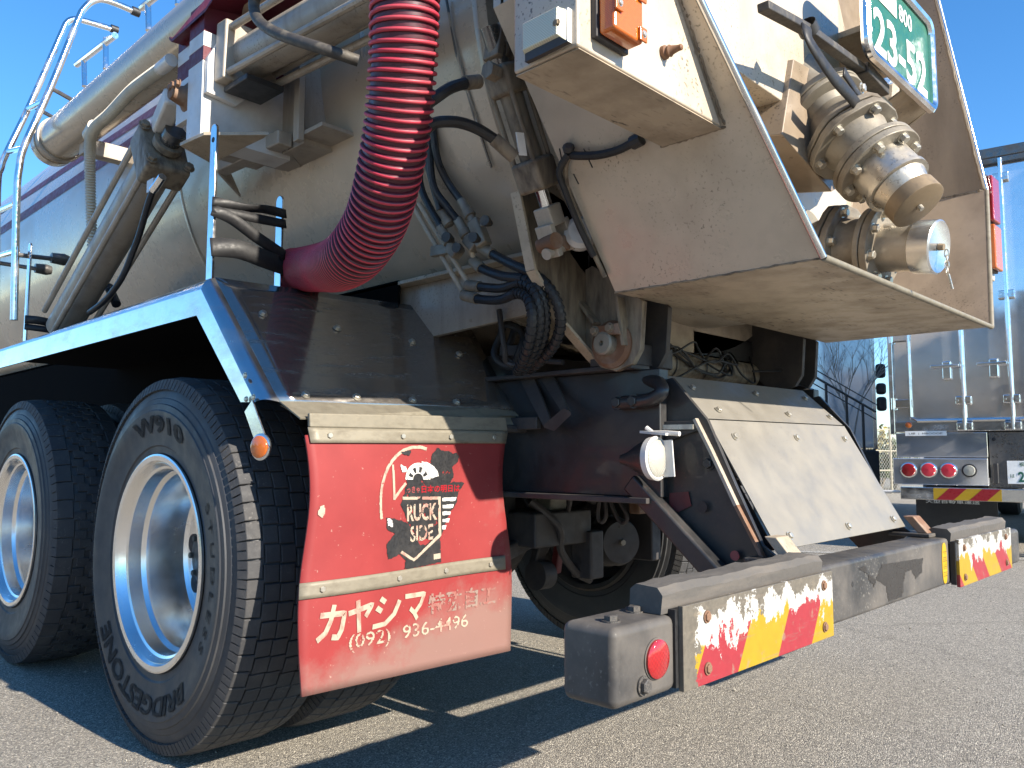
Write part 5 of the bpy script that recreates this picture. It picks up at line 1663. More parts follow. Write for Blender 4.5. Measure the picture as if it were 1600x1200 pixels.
# clear side lamp on the outer face
sl = MB()
c0, c1, c2, c3 = V((-1.252,0.129,1.511)), V((-1.252,0.036,1.511)), V((-1.252,0.037,1.455)), V((-1.252,0.129,1.454))
sl.prism([c0, c1, c2, c3], (0.011, 0, 0))
sl.build('side_lamp_base', 'white_paint', LB, 0.001)
i0, i1, i2, i3 = [(q - (c0 + c2) / 2) * 0.93 + (c0 + c2) / 2 for q in (c0, c1, c2, c3)]
j0, j1, j2, j3 = [(q - (c0 + c2) / 2) * 0.80 + (c0 + c2) / 2 + V((-0.016, 0, 0.004)) for q in (c0, c1, c2, c3)]
MB().add([i0, i1, i2, i3, j0, j1, j2, j3], [(4, 5, 6, 7), (0, 1, 5, 4), (1, 2, 6, 5), (2, 3, 7, 6), (3, 0, 4, 7)]).build('side_lamp_lens', 'clear_lens', LB, 0.002)
bolt(LB, V((-1.266,0.048,1.483)), (-1, 0, 0), 0.006, 'brass_dirty', 'screw', 0.4)
MB().prism([(-1.262,0.119,1.46), (-1.262,0.048,1.464), (-1.262,0.028,1.448), (-1.262,0.119,1.446)], (0.009, 0, 0)).build('side_lamp_frame', 'frame_dust', LB)
# switch knob
MB().lathe(V((-1.002,0.026,1.524)), (0.1, -1, 0), [(0, 0.0125), (0.006, 0.0125), (0.010, 0.009), (0.014, 0.011), (0.018, 0.008), (0.030, 0.0055), (0.036, 0.0055), (0.038, 0.003)], 16).build('switch_boot', 'rusty', LB)
# loom on the hood side
cab = [(-0.877,0.322,1.537), (-0.842,0.368,1.477), (-0.825,0.32,1.463), (-0.819,0.264,1.46), (-0.821,0.221,1.466)]
MB().tube([(-0.837,0.39,1.481), (-0.835,0.366,1.471), (-0.824,0.312,1.461), (-0.82,0.261,1.46), (-0.823,0.216,1.465)], 0.0095, 8, smooth=5).build('cable', 'strap_rubber', LB)
MB().tube([(-0.822,0.224,1.464), (-0.822,0.2,1.468)], 0.015, 10).build('cable_boot', 'cable_rubber', LB)
MB().tube([(-0.835,0.379,1.482), (-0.818,0.41,1.459), (-0.789,0.428,1.414), (-0.741,0.435,1.358), (-0.693,0.434,1.294), (-0.649,0.432,1.239)], 0.006, 8, smooth=5).build('cable', 'grimy_cyl', LB)
MB().tube([(-0.844,0.379,1.476), (-0.827,0.422,1.451), (-0.795,0.43,1.412), (-0.748,0.436,1.356), (-0.707,0.434,1.303), (-0.691,0.432,1.282)], 0.008, 8, smooth=5).build('cable', 'cable_rubber', LB)
MB().lathe((-0.838,0.385,1.486), (-0.6, -0.5, 0.2), [(0, 0.012), (0.012, 0.014), (0.02, 0.008)], 10).build('cable_clip', 'frame_dust', LB)
for a, b_ in (((-0.837,0.343,1.48), (-0.815,0.336,1.441)), ((-0.807,0.397,1.444), (-0.795,0.392,1.422)), ((-0.847,0.404,1.494), (-0.833,0.409,1.472))):
    MB().tube([a, b_], 0.0016, 5).build('tie_tail', 'cable_rubber', LB)

# ---- outlet valves
def flange(o, d, rad, th, nb, mat, parent, name='flange', lobes=0, br=0.011, bn='bolt'):
    b = MB()
    if lobes:
        d = V(d).normalized()
        x = d.cross(V((1, 0, 0))).normalized()
        y = d.cross(x)
        pts = []
        for k in range(lobes):
            for q in (-0.26, 0.0, 0.26):
                t = 2 * PI * (k + q) / lobes + PI / lobes
                rr_ = rad * (1.0 if q == 0 else 0.97)
                pts.append(V(o) + (x * math.cos(t) + y * math.sin(t)) * rr_)
        b.prism(pts, d * th)
    else:
        b.lathe(o, d, [(0, rad), (th, rad)], 48)
    fo = b.build(name, mat, parent, 0.003)
    d = V(d).normalized()
    x = d.cross(V((1, 0, 0))).normalized()
    y = d.cross(x)
    for k in range(nb):
        t = 2 * PI * (k + 0.5) / nb
        bolt(parent, V(o) + d * th + (x * math.cos(t) + y * math.sin(t)) * rad * 0.83, d, br, 'zinc_bolt', bn, 1.1)
    return fo


def outlet(name, o, d, sc, cap_mat, cap2):
    root = bpy.data.objects.new(name, None)
    COL.objects.link(root)
    root.parent = TRUCK
    o, d = V(o), V(d).normalized()
    at = lambda h: o + d * h * sc
    MB().lathe(at(-0.12), d, [(0, 0.075 * sc), (0.12 * sc, 0.075 * sc)], 32).build('stub_pipe', 'cast_metal', root)
    flange(at(0.0), d, 0.110 * sc, 0.018 * sc, 8, 'cast_metal', root)
    flange(at(0.02), d, 0.108 * sc, 0.014 * sc, 0, 'cast_metal', root)
    MB().lathe(at(0.034), d, [(0, 0.072 * sc), (0.02 * sc, 0.066 * sc), (0.06 * sc, 0.082 * sc), (0.095 * sc, 0.09 * sc), (0.10 * sc, 0.075 * sc)], 36).build('valve_body', 'cast_metal', root)
    flange(at(0.120), d, 0.118 * sc, 0.016 * sc, 0, 'cast_metal', root, 'body_flange', 6)
    flange(at(0.140), d, 0.118 * sc, 0.020 * sc, 6, 'cast_metal', root, 'body_flange', 6)
    MB().lathe(at(0.158), d, [(0, 0.085 * sc), (0.05 * sc, 0.070 * sc), (0.09 * sc, 0.076 * sc)], 36).build('valve_neck', 'cast_metal', root)
    flange(at(0.225), d, 0.106 * sc, 0.016 * sc, 0, 'cast_metal', root)
    flange(at(0.243), d, 0.106 * sc, 0.020 * sc, 8, 'cast_metal', root)
    return root, o, d, at


ou, ub = V((-0.205, 0.085, 1.70)), V((-0.235,-0.149,1.383))
ud = (ub - ou).normalized()
ulen = (ub - ou).length
sc = 0.98
root, o_, d_, at = outlet('upper_outlet', ou, ud, sc, None, None)
h_ = ulen / sc
MB().lathe(at(0.263), d_, [(0, 0.074 * sc), (0.055 * sc, 0.074 * sc), (0.058 * sc, 0.078 * sc), (0.070 * sc, 0.078 * sc)], 44).build('coupling_ring', 'coupling_metal', root)
MB().lathe(at(0.333), d_, [(0, 0.066 * sc), (0.002, 0.068 * sc), (max(0.03, (h_ - 0.363)) * sc, 0.054 * sc)], 44).build('coupling_cone', 'coupling_metal', root)
MB().lathe(at(h_ - 0.034), d_, [(0, 0.060 * sc), (0.002, 0.064 * sc), (0.036, 0.064 * sc), (0.038, 0.060 * sc)], 44).build('coupling_cap', 'brass_dirty', root)
MB().lathe(at(h_ + 0.006), d_, [(0, 0.007), (0.010, 0.006)], 10).build('cap_pin', 'zinc_bolt', root)

ol, lb = V((-0.10, 0.10, 1.352)), V((-0.119,-0.158,1.305))
ld = (lb - ol).normalized()
llen = (lb - ol).length
root2, o2_, d2_, at2 = outlet('lower_outlet', ol - ld * 0.12, ld, 0.96, None, None)
h2 = (llen + 0.12) / 0.96
MB().lathe(at2(0.263), d2_, [(0, 0.060), (max(0.02, h2 - 0.263 - 0.055) * 0.96, 0.060)], 40).build('coupling_ring', 'coupling_metal', root2)
MB().lathe(at2(h2 - 0.055), d2_, [(0, 0.062), (0.002, 0.065), (0.050, 0.065), (0.053, 0.061), (0.049, 0.05), (0.049, 0.0)], 44).build('coupling_cap', 'polished_alu', root2)
MB().lathe(at2(h2 - 0.002), d2_, [(0, 0.009), (0.012, 0.008)], 10).build('cap_pin', 'brass_dirty', root2)
ch0 = at2(h2 + 0.012) + V((0, 0, -0.015))
for k in range(4):
    c = ch0 + V((0.004, -0.002, -0.014 * k))
    MB().tube([c + V(((0.005 if k % 2 else 0.002) * math.cos(t), (0.002 if k % 2 else 0.005) * math.cos(t), 0.010 * math.sin(t))) for t in [2 * PI * j / 12 for j in range(13)]], 0.0016, 6).build('chain_link', 'zinc_bolt', root2)
MB().tube([ch0 + V((0.004, -0.004, -0.05)), ch0 + V((0.016, -0.008, -0.085))], 0.003, 6).build('cotter_pin', 'zinc_bolt', root2)

# lever bar with its handle block
LVR = bpy.data.objects.new('valve_lever', None)
COL.objects.link(LVR)
LVR.parent = TRUCK
lv = [(-0.729,-0.03,1.702), (-0.5,-0.02,1.745), (-0.171,-0.01,1.777), (-0.1,-0.01,1.76), (-0.058,-0.01,1.751)]
for k in range(2):
    MB().bar(lv[k], lv[k + 1], 0.026, 0.018).build('lever_bar', 'lever_iron', LVR, 0.003)
MB().bar((-0.171,-0.01,1.777), (-0.029,-0.01,1.764), 0.04, 0.030).build('lever_boss', 'lever_iron', LVR, 0.004)
MB().bar((-0.047,0.02,1.757), (0.062,0.02,1.753), 0.05, 0.02).build('lever_fork', 'grimy_cream', LVR, 0.003)
MB().bar((-0.224,0.03,1.702), (-0.136,0.03,1.707), 0.03, 0.018).build('lever_fork', 'cast_metal', LVR, 0.003)
MB().bar((-0.136,0.03,1.703), (0.041,0.03,1.735), 0.03, 0.018).build('lever_fork', 'cast_metal', LVR, 0.003)
bolt(LVR, (-0.225,-0.03,1.702), (0, -1, 0), 0.011)

# number plate on its bracket
npl = bpy.data.objects.new('number_plate', None)
COL.objects.link(npl)
npl.parent = TRUCK
PYP = -0.045
bl_, br_ = V((-0.233,-0.045,1.788)), V((0.261,-0.045,1.796))
zb_ = (bl_.z + br_.z) / 2 - 0.004
xl_, xr_ = bl_.x - 0.0, br_.x + 0.0
wd, ht = xr_ - xl_, (xr_ - xl_) * 0.53


def plate_pt(u, v, off=0.0):
    return V((xl_ + wd * u, PYP - off, zb_ + ht * v))


def rrect(x0, x1, z0, z1, r, y, n=6):
    pts = []
    for cx_, cz_, t0 in ((x1 - r, z1 - r, 0), (x0 + r, z1 - r, 90), (x0 + r, z0 + r, 180), (x1 - r, z0 + r, 270)):
        for k in range(n + 1):
            t = R(t0 + 90 * k / n)
            pts.append(V((cx_ + r * math.cos(t), y, cz_ + r * math.sin(t))))
    return pts


MB().prism(rrect(xl_ + 0.01, xr_ - 0.01, zb_ + 0.01, zb_ + ht - 0.01, 0.02, PYP), (0, 0.004, 0)).build('plate', 'plate_green', npl)
fr = rrect(xl_, xr_, zb_, zb_ + ht, 0.035, PYP - 0.004)
MB().tube(fr + [fr[0]], 0.013, 8, cap=False).build('plate_frame', 'chrome', npl)
lettering('23-52', lambda u, v, z=0: plate_pt(0.12 + u * 0.80, 0.10 + v * 0.46, 0.0015), 'plate_white', npl, 0.02, 'plate_digits')
lettering('800', lambda u, v, z=0: plate_pt(0.50 + u * 0.20, 0.68 + v * 0.18, 0.0015), 'plate_white', npl, 0.01, 'plate_digits')
lettering('あ', lambda u, v, z=0: plate_pt(0.045 + u * 0.055, 0.24 + v * 0.12, 0.0015), 'plate_white', npl, 0.01, 'plate_digits')
MB().prism([plate_pt(0.06, 0.66, 0.001), plate_pt(0.46, 0.66, 0.001), plate_pt(0.46, 0.93, 0.001), plate_pt(0.06, 0.93, 0.001)], (0, -0.001, 0)).build('plate_blank', 'plate_white', npl)
MB().box((xl_ + 0.20, PYP + 0.006, zb_ + 0.16), (xr_ + 0.035, 0.22, zb_ + 0.178)).build('plate_arm', 'grimy_cream', npl, 0.002)
MB().prism([(xr_ - 0.16, PYP + 0.006, zb_ + 0.03), (xr_ + 0.035, PYP + 0.006, zb_ + 0.03), (xr_ + 0.035, 0.06, zb_ - 0.02), (xr_ - 0.16, 0.22, zb_ - 0.10)], (0, 0, 0.006)).build('plate_arm', 'grimy_cream', npl)
MB().prism([(xr_ + 0.03, PYP + 0.006, zb_ + 0.03), (xr_ + 0.03, PYP + 0.006, zb_ + 0.17), (xr_ + 0.03, 0.05, zb_ + 0.13), (xr_ + 0.03, 0.05, zb_ - 0.02)], (0.006, 0, 0)).build('plate_arm', 'grimy_cream', npl)
for u, v in ((0.5, 0.96), (0.08, 0.12), (0.75, 0.06)):
    bolt(npl, plate_pt(u, v, 0.001), (0, -1, 0), 0.006, 'lever_iron', 'screw', 0.4)

# ---- under the hood: cross tube, wires, inner plates
und = bpy.data.objects.new('cross_tube', None)
COL.objects.link(und)
und.parent = TRUCK
MB().tube([(-0.40, 0.62, 1.085), (0.40, 0.62, 1.085)], 0.045, 20).build('tube', 'grimy_cyl', und)
for x in (-0.28, -0.12, 0.05):
    MB().lathe((x, 0.62, 1.085), (1, 0, 0), [(0, 0.047), (0.006, 0.047)], 20, False).build('tie_band', 'cable_rubber', und)
rnd = random.Random(5)
for k in range(6):
    x = -0.36 + rnd.uniform(0, 0.25)
    z = 1.085 + rnd.uniform(-0.03, 0.05)
    pts = [V((x, 0.565, z))]
    for j in range(5):
        x += rnd.uniform(0.06, 0.13)
        pts.append(V((x, 0.56 + rnd.uniform(-0.02, 0.01), z + rnd.uniform(-0.06, 0.03))))
    pts.append(V((x + 0.05, 0.60, 1.15)))
    MB().tube(pts, 0.0035, 6, smooth=5).build('wire', 'strap_rubber', und)
MB().box((0.44, 0.50, 1.03), (0.46, 0.62, 1.22)).build('end_plate', 'frame_dust', und, 0.002)
MB().prism([(0.40, 0.45, 1.045), (0.56, 0.45, 1.035), (0.56, 0.60, 1.045), (0.42, 0.60, 1.10)], (0, 0.01, 0.008)).build('end_plate', 'frame_black', und)
MB().tube([(0.50, 0.50, 1.20), (0.53, 0.48, 1.16), (0.52, 0.47, 1.12), (0.46, 0.47, 1.10), (0.30, 0.55, 1.09)], 0.004, 6, smooth=6).build('wire', 'cable_rubber', und)
MB().box((-0.50, 0.70, 1.12), (0.56, 0.72, 1.235)).build('void_shade', 'frame_black', und)  # black sheets added to paint the dark void under the tank
MB().box((0.02, 0.60, 1.13), (0.42, 0.85, 1.2)).build('void_shade', 'frame_black', und)

# ================================================================ red suction hose
hose = thing('suction_hose', 'thick red ribbed suction hose hanging beside the tank and bending over the fender', 'hose')
hp = [V(q) for q in ((-1.323,0.355,2.142), (-1.308,0.373,1.883), (-1.297,0.391,1.647), (-1.28,0.416,1.539), (-1.256,0.462,1.436), (-1.228,0.531,1.345), (-1.199,0.609,1.289), (-1.171,0.714,1.253), (-1.102,0.887,1.266), (-1.009,1.102,1.309), (-0.924,1.34,1.356), (-0.886,1.47,1.383))]
cen = catmull(hp, 60)
# resample evenly
acc = [0]
for i in range(1, len(cen)):
    acc.append(acc[-1] + (cen[i] - cen[i - 1]).length)
tot = acc[-1]
step = 0.0042
even, j = [], 0
k = 0
while k * step < tot:
    while acc[j + 1] < k * step:
        j += 1
    f_ = (k * step - acc[j]) / (acc[j + 1] - acc[j])
    even.append(cen[j].lerp(cen[j + 1], f_))
    k += 1
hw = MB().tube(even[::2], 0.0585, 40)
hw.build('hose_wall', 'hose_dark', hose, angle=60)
# helical rib as a continuous coil
xs = []
x = (even[1] - even[0]).orthogonal().normalized()
coil = MB()
pitch, n_seg = 0.0160, 36
ds = [(even[min(i + 1, len(even) - 1)] - even[max(i - 1, 0)]).normalized() for i in range(len(even))]
fx = []
for d in ds:
    x = (x - d * x.dot(d)).normalized()
    fx.append(x.copy())
turns = int((tot - 0.01) / pitch)
rows = []
for q in range(turns * n_seg + 1):
    s = q / n_seg * pitch
    i = min(int(s / step), len(even) - 2)
    f_ = s / step - i
    p = even[i].lerp(even[i + 1], f_)
    d = ds[i].lerp(ds[i + 1], f_).normalized()
    xx = fx[i].lerp(fx[i + 1], f_)
    yy = d.cross(xx)
    t = 2 * PI * q / n_seg
    rad = xx * math.cos(t) + yy * math.sin(t)
    row = []
    for h, rr_ in ((-0.0047, 0.0582), (-0.0043, 0.0615), (-0.0026, 0.0646), (0, 0.0655), (0.0026, 0.0646), (0.0043, 0.0615), (0.0047, 0.0582)):
        row.append(p + d * h + rad * rr_)
    rows.append(row)
coil.sheet(rows)
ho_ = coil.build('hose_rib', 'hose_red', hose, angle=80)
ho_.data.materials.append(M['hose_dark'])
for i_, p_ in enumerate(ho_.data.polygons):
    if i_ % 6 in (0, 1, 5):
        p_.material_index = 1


# ================================================================ rubber straps
def ribbon(pts, w, up, mat='strap_rubber', name='rubber_strap', twist=0.0):
    pts = catmull([V(p) for p in pts], 6)
    rows = []
    for i, p in enumerate(pts):
        d = (pts[min(i + 1, len(pts) - 1)] - pts[max(i - 1, 0)]).normalized()
        u = V(up)
        u = (u - d * u.dot(d)).normalized()
        t = twist * math.sin(PI * i / (len(pts) - 1))
        u = Quaternion(d, t) @ u
        rows.append([p - u * w / 2, p, p + u * w / 2])
    return MB().sheet(rows).build(name, mat, None, solid=0.004)


LX, RX, HYY = -1.208, -0.990, 1.352
for pts, w, tw, lab in (
        ([(-1.212, 1.330, 1.495), (-1.13, 1.318, 1.492), (-1.06, 1.325, 1.505), (-0.988, 1.332, 1.508)], 0.026, 1.1, 'twisted upper black rubber strap between the two hose holder legs'),
        ([(-1.212, 1.330, 1.476), (-1.10, 1.322, 1.472), (-0.988, 1.332, 1.478)], 0.026, 0.2, 'flat black rubber strap just under the topmost strap on the hose holder'),
        ([(-1.212, 1.330, 1.470), (-1.16, 1.320, 1.455), (-1.08, 1.318, 1.415), (-0.988, 1.332, 1.385)], 0.032, 0.7, 'black rubber strap running diagonally down across the hose holder'),
        ([(-1.212, 1.330, 1.368), (-1.14, 1.315, 1.372), (-1.06, 1.318, 1.360), (-0.988, 1.332, 1.352)], 0.052, 0.35, 'wide black rubber strap lowest on the hose holder next to the red hose')):
    tag(ribbon(pts, w, (0, 0.2, 1), twist=tw), lab, 'strap', 'rubber straps on the hose holders')
for pts, w, tw, lab in (
        ([(-1.212, 2.998, 1.365), (-1.14, 2.985, 1.362), (-1.01, 3.0, 1.335)], 0.034, 0.5, 'black rubber strap across the front holder by the ladder foot, upper turn'),
        ([(-1.212, 2.998, 1.335), (-1.10, 2.985, 1.328), (-1.01, 3.0, 1.318)], 0.026, 0.2, 'black rubber strap across the front holder by the ladder foot, lower turn')):
    tag(ribbon(pts, w, (0, 0.2, 1), twist=tw), lab, 'strap', 'rubber straps on the hose holders')
st = ribbon([(-0.566,-0.045,1.721), (-0.57,-0.055,1.679), (-0.474,-0.06,1.637), (-0.352,-0.05,1.635), (-0.258,-0.04,1.634), (-0.219,-0.035,1.657), (-0.315,-0.04,1.681), (-0.358,-0.04,1.694)], 0.026, (0.8, 0, 0.6), twist=0.3)
tag(st, 'black rubber strap looped round the iron lever bar above the outlet valve', 'strap')
MB().lathe((-0.499,-0.02,1.751), (0.75, 0, -0.45), [(-0.012, 0.022), (0.012, 0.022)], 14, False).build('strap_loop', 'strap_rubber', st)

# ================================================================ box truck parked to the right
BT = thing('box_truck', 'mirror polished box truck with closed rear doors and three round red lamps', 'truck', (5.33, 1.85, 0), math.atan2(-0.988, 0.156))
# local frame: x = along the rear face (s), y = away from the viewer, z = up


def bl(p, y=0.0):
    return V((p[0], y, p[1]))


def bbox(x0, x1, z0, z1, y0, y1, name, mat, bev=0.0, parent=None, **k):
    return MB().box((x0, y0, z0), (x1, y1, z1)).build(name, mat, parent or BT, bev, **k)


zt = 3.33
bbox(0.0, 2.35, 1.02, zt, 0.03, 7.0, 'cargo_box', 'mirror_steel', 0.01)
bbox(-0.02, 2.37, zt, zt + 0.09, -0.02, 7.0, 'roof_cap', 'dark_steel', 0.01)
bbox(-0.02, 0.02, 1.0, zt, -0.02, 0.05, 'corner_post', 'polished_alu', 0.006)
bbox(2.33, 2.37, 1.0, zt, -0.02, 0.05, 'corner_post', 'polished_alu', 0.006)
bbox(-0.02, 2.37, zt - 0.05, zt, -0.02, 0.03, 'header', 'dark_steel', 0.006)
for x0, x1 in ((0.14, 1.165), (1.185, 2.21)):
    bbox(x0, x1, 1.13, zt - 0.07, 0.0, 0.03, 'rear_door', 'mirror_steel', 0.004)
    MB().tube([V((x0 + 0.01, -0.01, zt - 0.1)), V((x0 + 0.01, -0.01, 1.15)), V((x0 + 0.06, -0.01, 1.115)), V((x1, -0.01, 1.115))], 0.016, 8).build('door_seal', 'polished_alu', BT)
bbox(-0.02, 2.37, 1.02, 1.11, -0.005, 0.03, 'sill', 'polished_alu', 0.004)
rods = [(0.563,1.421)[0], (0.911,1.403)[0]]
rods += [2.35 - rods[1] + 0.0, 2.35 - rods[0]]
for x in rods:
    MB().tube([V((x, -0.035, 1.03)), V((x, -0.035, zt - 0.02))], 0.017, 10).build('lock_rod', 'chrome', BT)
    for z in (1.06, 1.28, 2.15, 3.15):
        bbox(x - 0.06, x + 0.06, z - 0.035, z + 0.035, -0.045, 0.0, 'rod_guide', 'chrome', 0.008)
        for sgn in (-1, 1):
            bolt(BT, (x + sgn * 0.045, -0.047, z), (0, -1, 0), 0.011, 'chrome', 'rod_bolt', 0.4)
    bbox(x - 0.24, x - 0.02, 1.565, 1.59, -0.06, -0.04, 'lock_handle', 'chrome', 0.005)
    bbox(x - 0.15, x - 0.08, 1.46, 1.62, -0.05, 0.0, 'handle_keeper', 'chrome', 0.012)
for z in (1.27, 1.86, 3.0):
    for x in (0.02, 2.18):
        bbox(x, x + 0.15, z - 0.035, z + 0.035, -0.02, 0.0, 'hinge', 'polished_alu', 0.004)
        MB().cyl((x - 0.005 if x < 1 else x + 0.155, -0.02, z - 0.05), (x - 0.005 if x < 1 else x + 0.155, -0.02, z + 0.05), 0.018, n=10).build('hinge_barrel', 'chrome', BT)
MB().lathe(bl((0.129,1.081), -0.002), (0, -1, 0), [(0, 0.028), (0.015, 0.026), (0.02, 0.0)], 20).build('marker_lamp', 'amber_lens', BT)
bbox(0.10, 0.42, 0.985, 1.025, -0.016, -0.006, 'name_strip', 'plate_white', 0.001)
lettering('様 | MIRROR', lambda u, v, z=0: V((0.13 + u * 0.26, -0.0175, 0.993 + v * 0.022)), 'ink_black', BT, 0) if False else \
    lettering('L様  |  MBOOOP', lambda u, v, z=0: V((0.13 + u * 0.26, -0.0175, 0.993 + v * 0.022)), 'ink_black', BT, 0)
# tail panels and lamps
bbox(0.02, 0.72, 0.80, 1.01, 0.0, 0.05, 'tail_panel', 'mirror_steel', 0.004)
bbox(0.0, 0.72, 0.565, 0.79, -0.06, 0.05, 'lamp_panel', 'mirror_steel', 0.006)
bbox(0.73, 2.35, 0.55, 1.01, 0.02, 0.08, 'rear_apron', 'dark_steel', 0.004)
for px in (0, 1, 2):
    c = [(0.124,0.69), (0.28,0.692), (0.432,0.689)][px]
    MB().lathe(V((c[0], -0.062, c[1])), (0, -1, 0), [(0, 0.066), (0.012, 0.066), (0.016, 0.058)], 28).build('lamp_ring', 'chrome', BT)
    MB().lathe(V((c[0], -0.076, c[1])), (0, -1, 0), [(0, 0.058), (0.008, 0.05), (0.012, 0.0)], 28).build('tail_lamp', 'red_lens' if px == 0 else 'led_lens', BT)
c = (0.585,0.69)
MB().lathe(V((c[0], -0.062, c[1])), (0, -1, 0), [(0, 0.056), (0.012, 0.056), (0.014, 0.045)], 28).build('lamp_ring', 'ink_black', BT)
MB().lathe(V((c[0], -0.075, c[1])), (0, -1, 0), [(0, 0.045), (0.008, 0.04), (0.012, 0.0)], 28).build('reversing_lamp', 'white_lens', BT)
for z in (0.60, 0.72, 0.95):
    bolt(BT, (0.765, 0.018, z), (0, -1, 0), 0.012, 'ink_black', 'apron_bolt', 0.5)
# rear bumper with hazard tape
z0b, z1b = 0.44, 0.545
bbox(0.06, 2.3, z0b, z1b, -0.12, -0.02, 'bumper_beam', 'polished_alu', 0.006)
s0, s1 = (0.317,0.496)[0], (0.813,0.51)[0]
bbox(s0, s1, z0b + 0.004, z1b - 0.004, -0.124, -0.121, 'hazard_tape', 'yellow_tape')
for k in range(2):
    xa = s0 + 0.02 + k * (s1 - s0) * 0.49
    w_ = (s1 - s0) * 0.26
    MB().prism([V((xa, -0.1255, z0b + 0.004)), V((xa + w_, -0.1255, z0b + 0.004)), V((xa + w_ + 0.10, -0.1255, z1b - 0.004)), V((xa + 0.10, -0.1255, z1b - 0.004))], (0, 0.001, 0)).build('red_stripe', 'red_tape', BT)
MB().tube([V((-0.25, -0.05, 0.50)), V((0.06, -0.05, 0.50))], 0.012, 8).build('side_rail', 'white_paint', BT)
# number plate
pz0, pz1 = (0.865,0.584)[1], (0.874,0.772)[1]
px0 = (0.851,0.667)[0]
bbox(px0, px0 + 0.33, pz0, pz1, 0.005, 0.012, 'plate', 'plate_white', 0.001)
lettering('2', lambda u, v, z=0: V((px0 + 0.075 + u * 0.045, 0.003, pz0 + 0.015 + v * 0.085)), 'plate_green', BT, 0.03, 'plate_digits')
lettering('は', lambda u, v, z=0: V((px0 + 0.02 + u * 0.03, 0.003, pz0 + 0.05 + v * 0.03)), 'plate_green', BT, 0.01, 'plate_digits')
lettering('福', lambda u, v, z=0: V((px0 + 0.085 + u * 0.035, 0.003, pz1 - 0.045 + v * 0.035)), 'plate_green', BT, 0.01, 'plate_digits')
bbox(px0 - 0.10, px0 - 0.06, pz0 + 0.0, pz1 - 0.02, -0.03, 0.02, 'plate_lamp', 'frame_black', 0.008)
# running gear in shadow, rear apron flap
bbox(0.30, 2.0, 0.62, 1.0, 0.4, 7.0, 'chassis', 'frame_black', 0.01)
bbox(0.12, 0.75, 0.12, 0.43, 0.25, 0.27, 'mud_flap', 'frame_black', 0.002)
bbox(1.6, 2.23, 0.12, 0.43, 0.25, 0.27, 'mud_flap', 'frame_black', 0.002)
lettering('ISEKITSU UNYU' if False else '大型自動車運送', lambda u, v, z=0: V((0.20 + u * 0.42, 0.248, 0.395 + v * 0.03)), 'plate_white', BT, 0.01)
for y in (1.6, 5.6):
    for x in (0.05, 0.34, 1.75, 2.04):
        MB().lathe((x, y, 0.5), (1, 0, 0), [(0.0, 0.29), (0.0, 0.46), (0.03, 0.5), (0.24, 0.5), (0.27, 0.46), (0.27, 0.29)], 48).build('wheel', 'rubber', BT)

# ================================================================ second polished truck farther back
MT = thing('polished_truck', 'tall mirror sided truck parked behind the box truck gap, seen under the beige hood', 'truck', (9.085,3.378,0), R(-63))


def mbox(x0, x1, z0, z1, y0, y1, name, mat, bev=0.0):
    return MB().box((x0, y0, z0), (x1, y1, z1)).build(name, mat, MT, bev)


mbox(-2.4, 0.0, 0.92, 3.5, 0.0, 7.5, 'cargo_box', 'pale_gloss', 0.01)
mbox(-2.4, -0.86, 1.0, 3.4, -0.02, -0.005, 'side_panel', 'pale_wall', 0.003)
mbox(-0.03, 0.02, 0.9, 3.5, -0.03, 0.03, 'corner_post', 'polished_alu', 0.005)
mbox(-2.4, 0.0, 0.55, 0.90, 0.02, 0.08, 'rear_apron', 'dark_steel', 0.004)
mbox(-2.3, -0.1, 0.25, 0.85, 0.5, 7.0, 'chassis', 'frame_black', 0.01)
mbox(-0.22, 0.03, 0.25, 0.88, -0.06, 0.06, 'mud_guard', 'frame_black', 0.01)
for k, z in enumerate((1.52, 1.75, 1.98)):
    mbox(0.07, 0.20, z - 0.09, z + 0.11 - 0.04 * (k % 2), 0.3, 0.4, 'mirror', 'frame_black', 0.04)
    MB().tube([V((0.0, 0.35, z)), V((0.08, 0.35, z))], 0.012, 6).build('mirror_arm', 'frame_black', MT)
for x in (-2.2, -0.4):
    MB().lathe((x, 1.6, 0.5), (1, 0, 0), [(0.0, 0.29), (0.0, 0.46), (0.03, 0.5), (0.24, 0.5), (0.27, 0.46), (0.27, 0.29)], 40).build('wheel', 'rubber', MT)

# ================================================================ yard edge: railing and bare tree modelling a reflection, mesh fence, shrubs
RL = thing('handrail', 'dark sloping handrail with slim posts, built solid in place of a reflection in the mirrored truck', 'railing')
r0, r1 = V((6.999,3.497,1.867)), V((7.676,2.866,1.341))  # solid rail modelled in place of its mirror image
for dz in (0.0, -0.09, 0.09):
    MB().tube([r0 + V((0, 0, dz)) + (r0 - r1) * 0.3, r1 + V((0, 0, dz * 1.0)) + (r1 - r0) * 0.02], 0.014 if dz == 0 else 0.007, 6).build('rail', 'frame_black', RL)
for t in (0.10, 0.38, 0.64, 0.85):
    p = r0.lerp(r1, t)
    MB().tube([p, V((p.x, p.y, 0))], 0.016, 6).build('post', 'frame_black', RL)


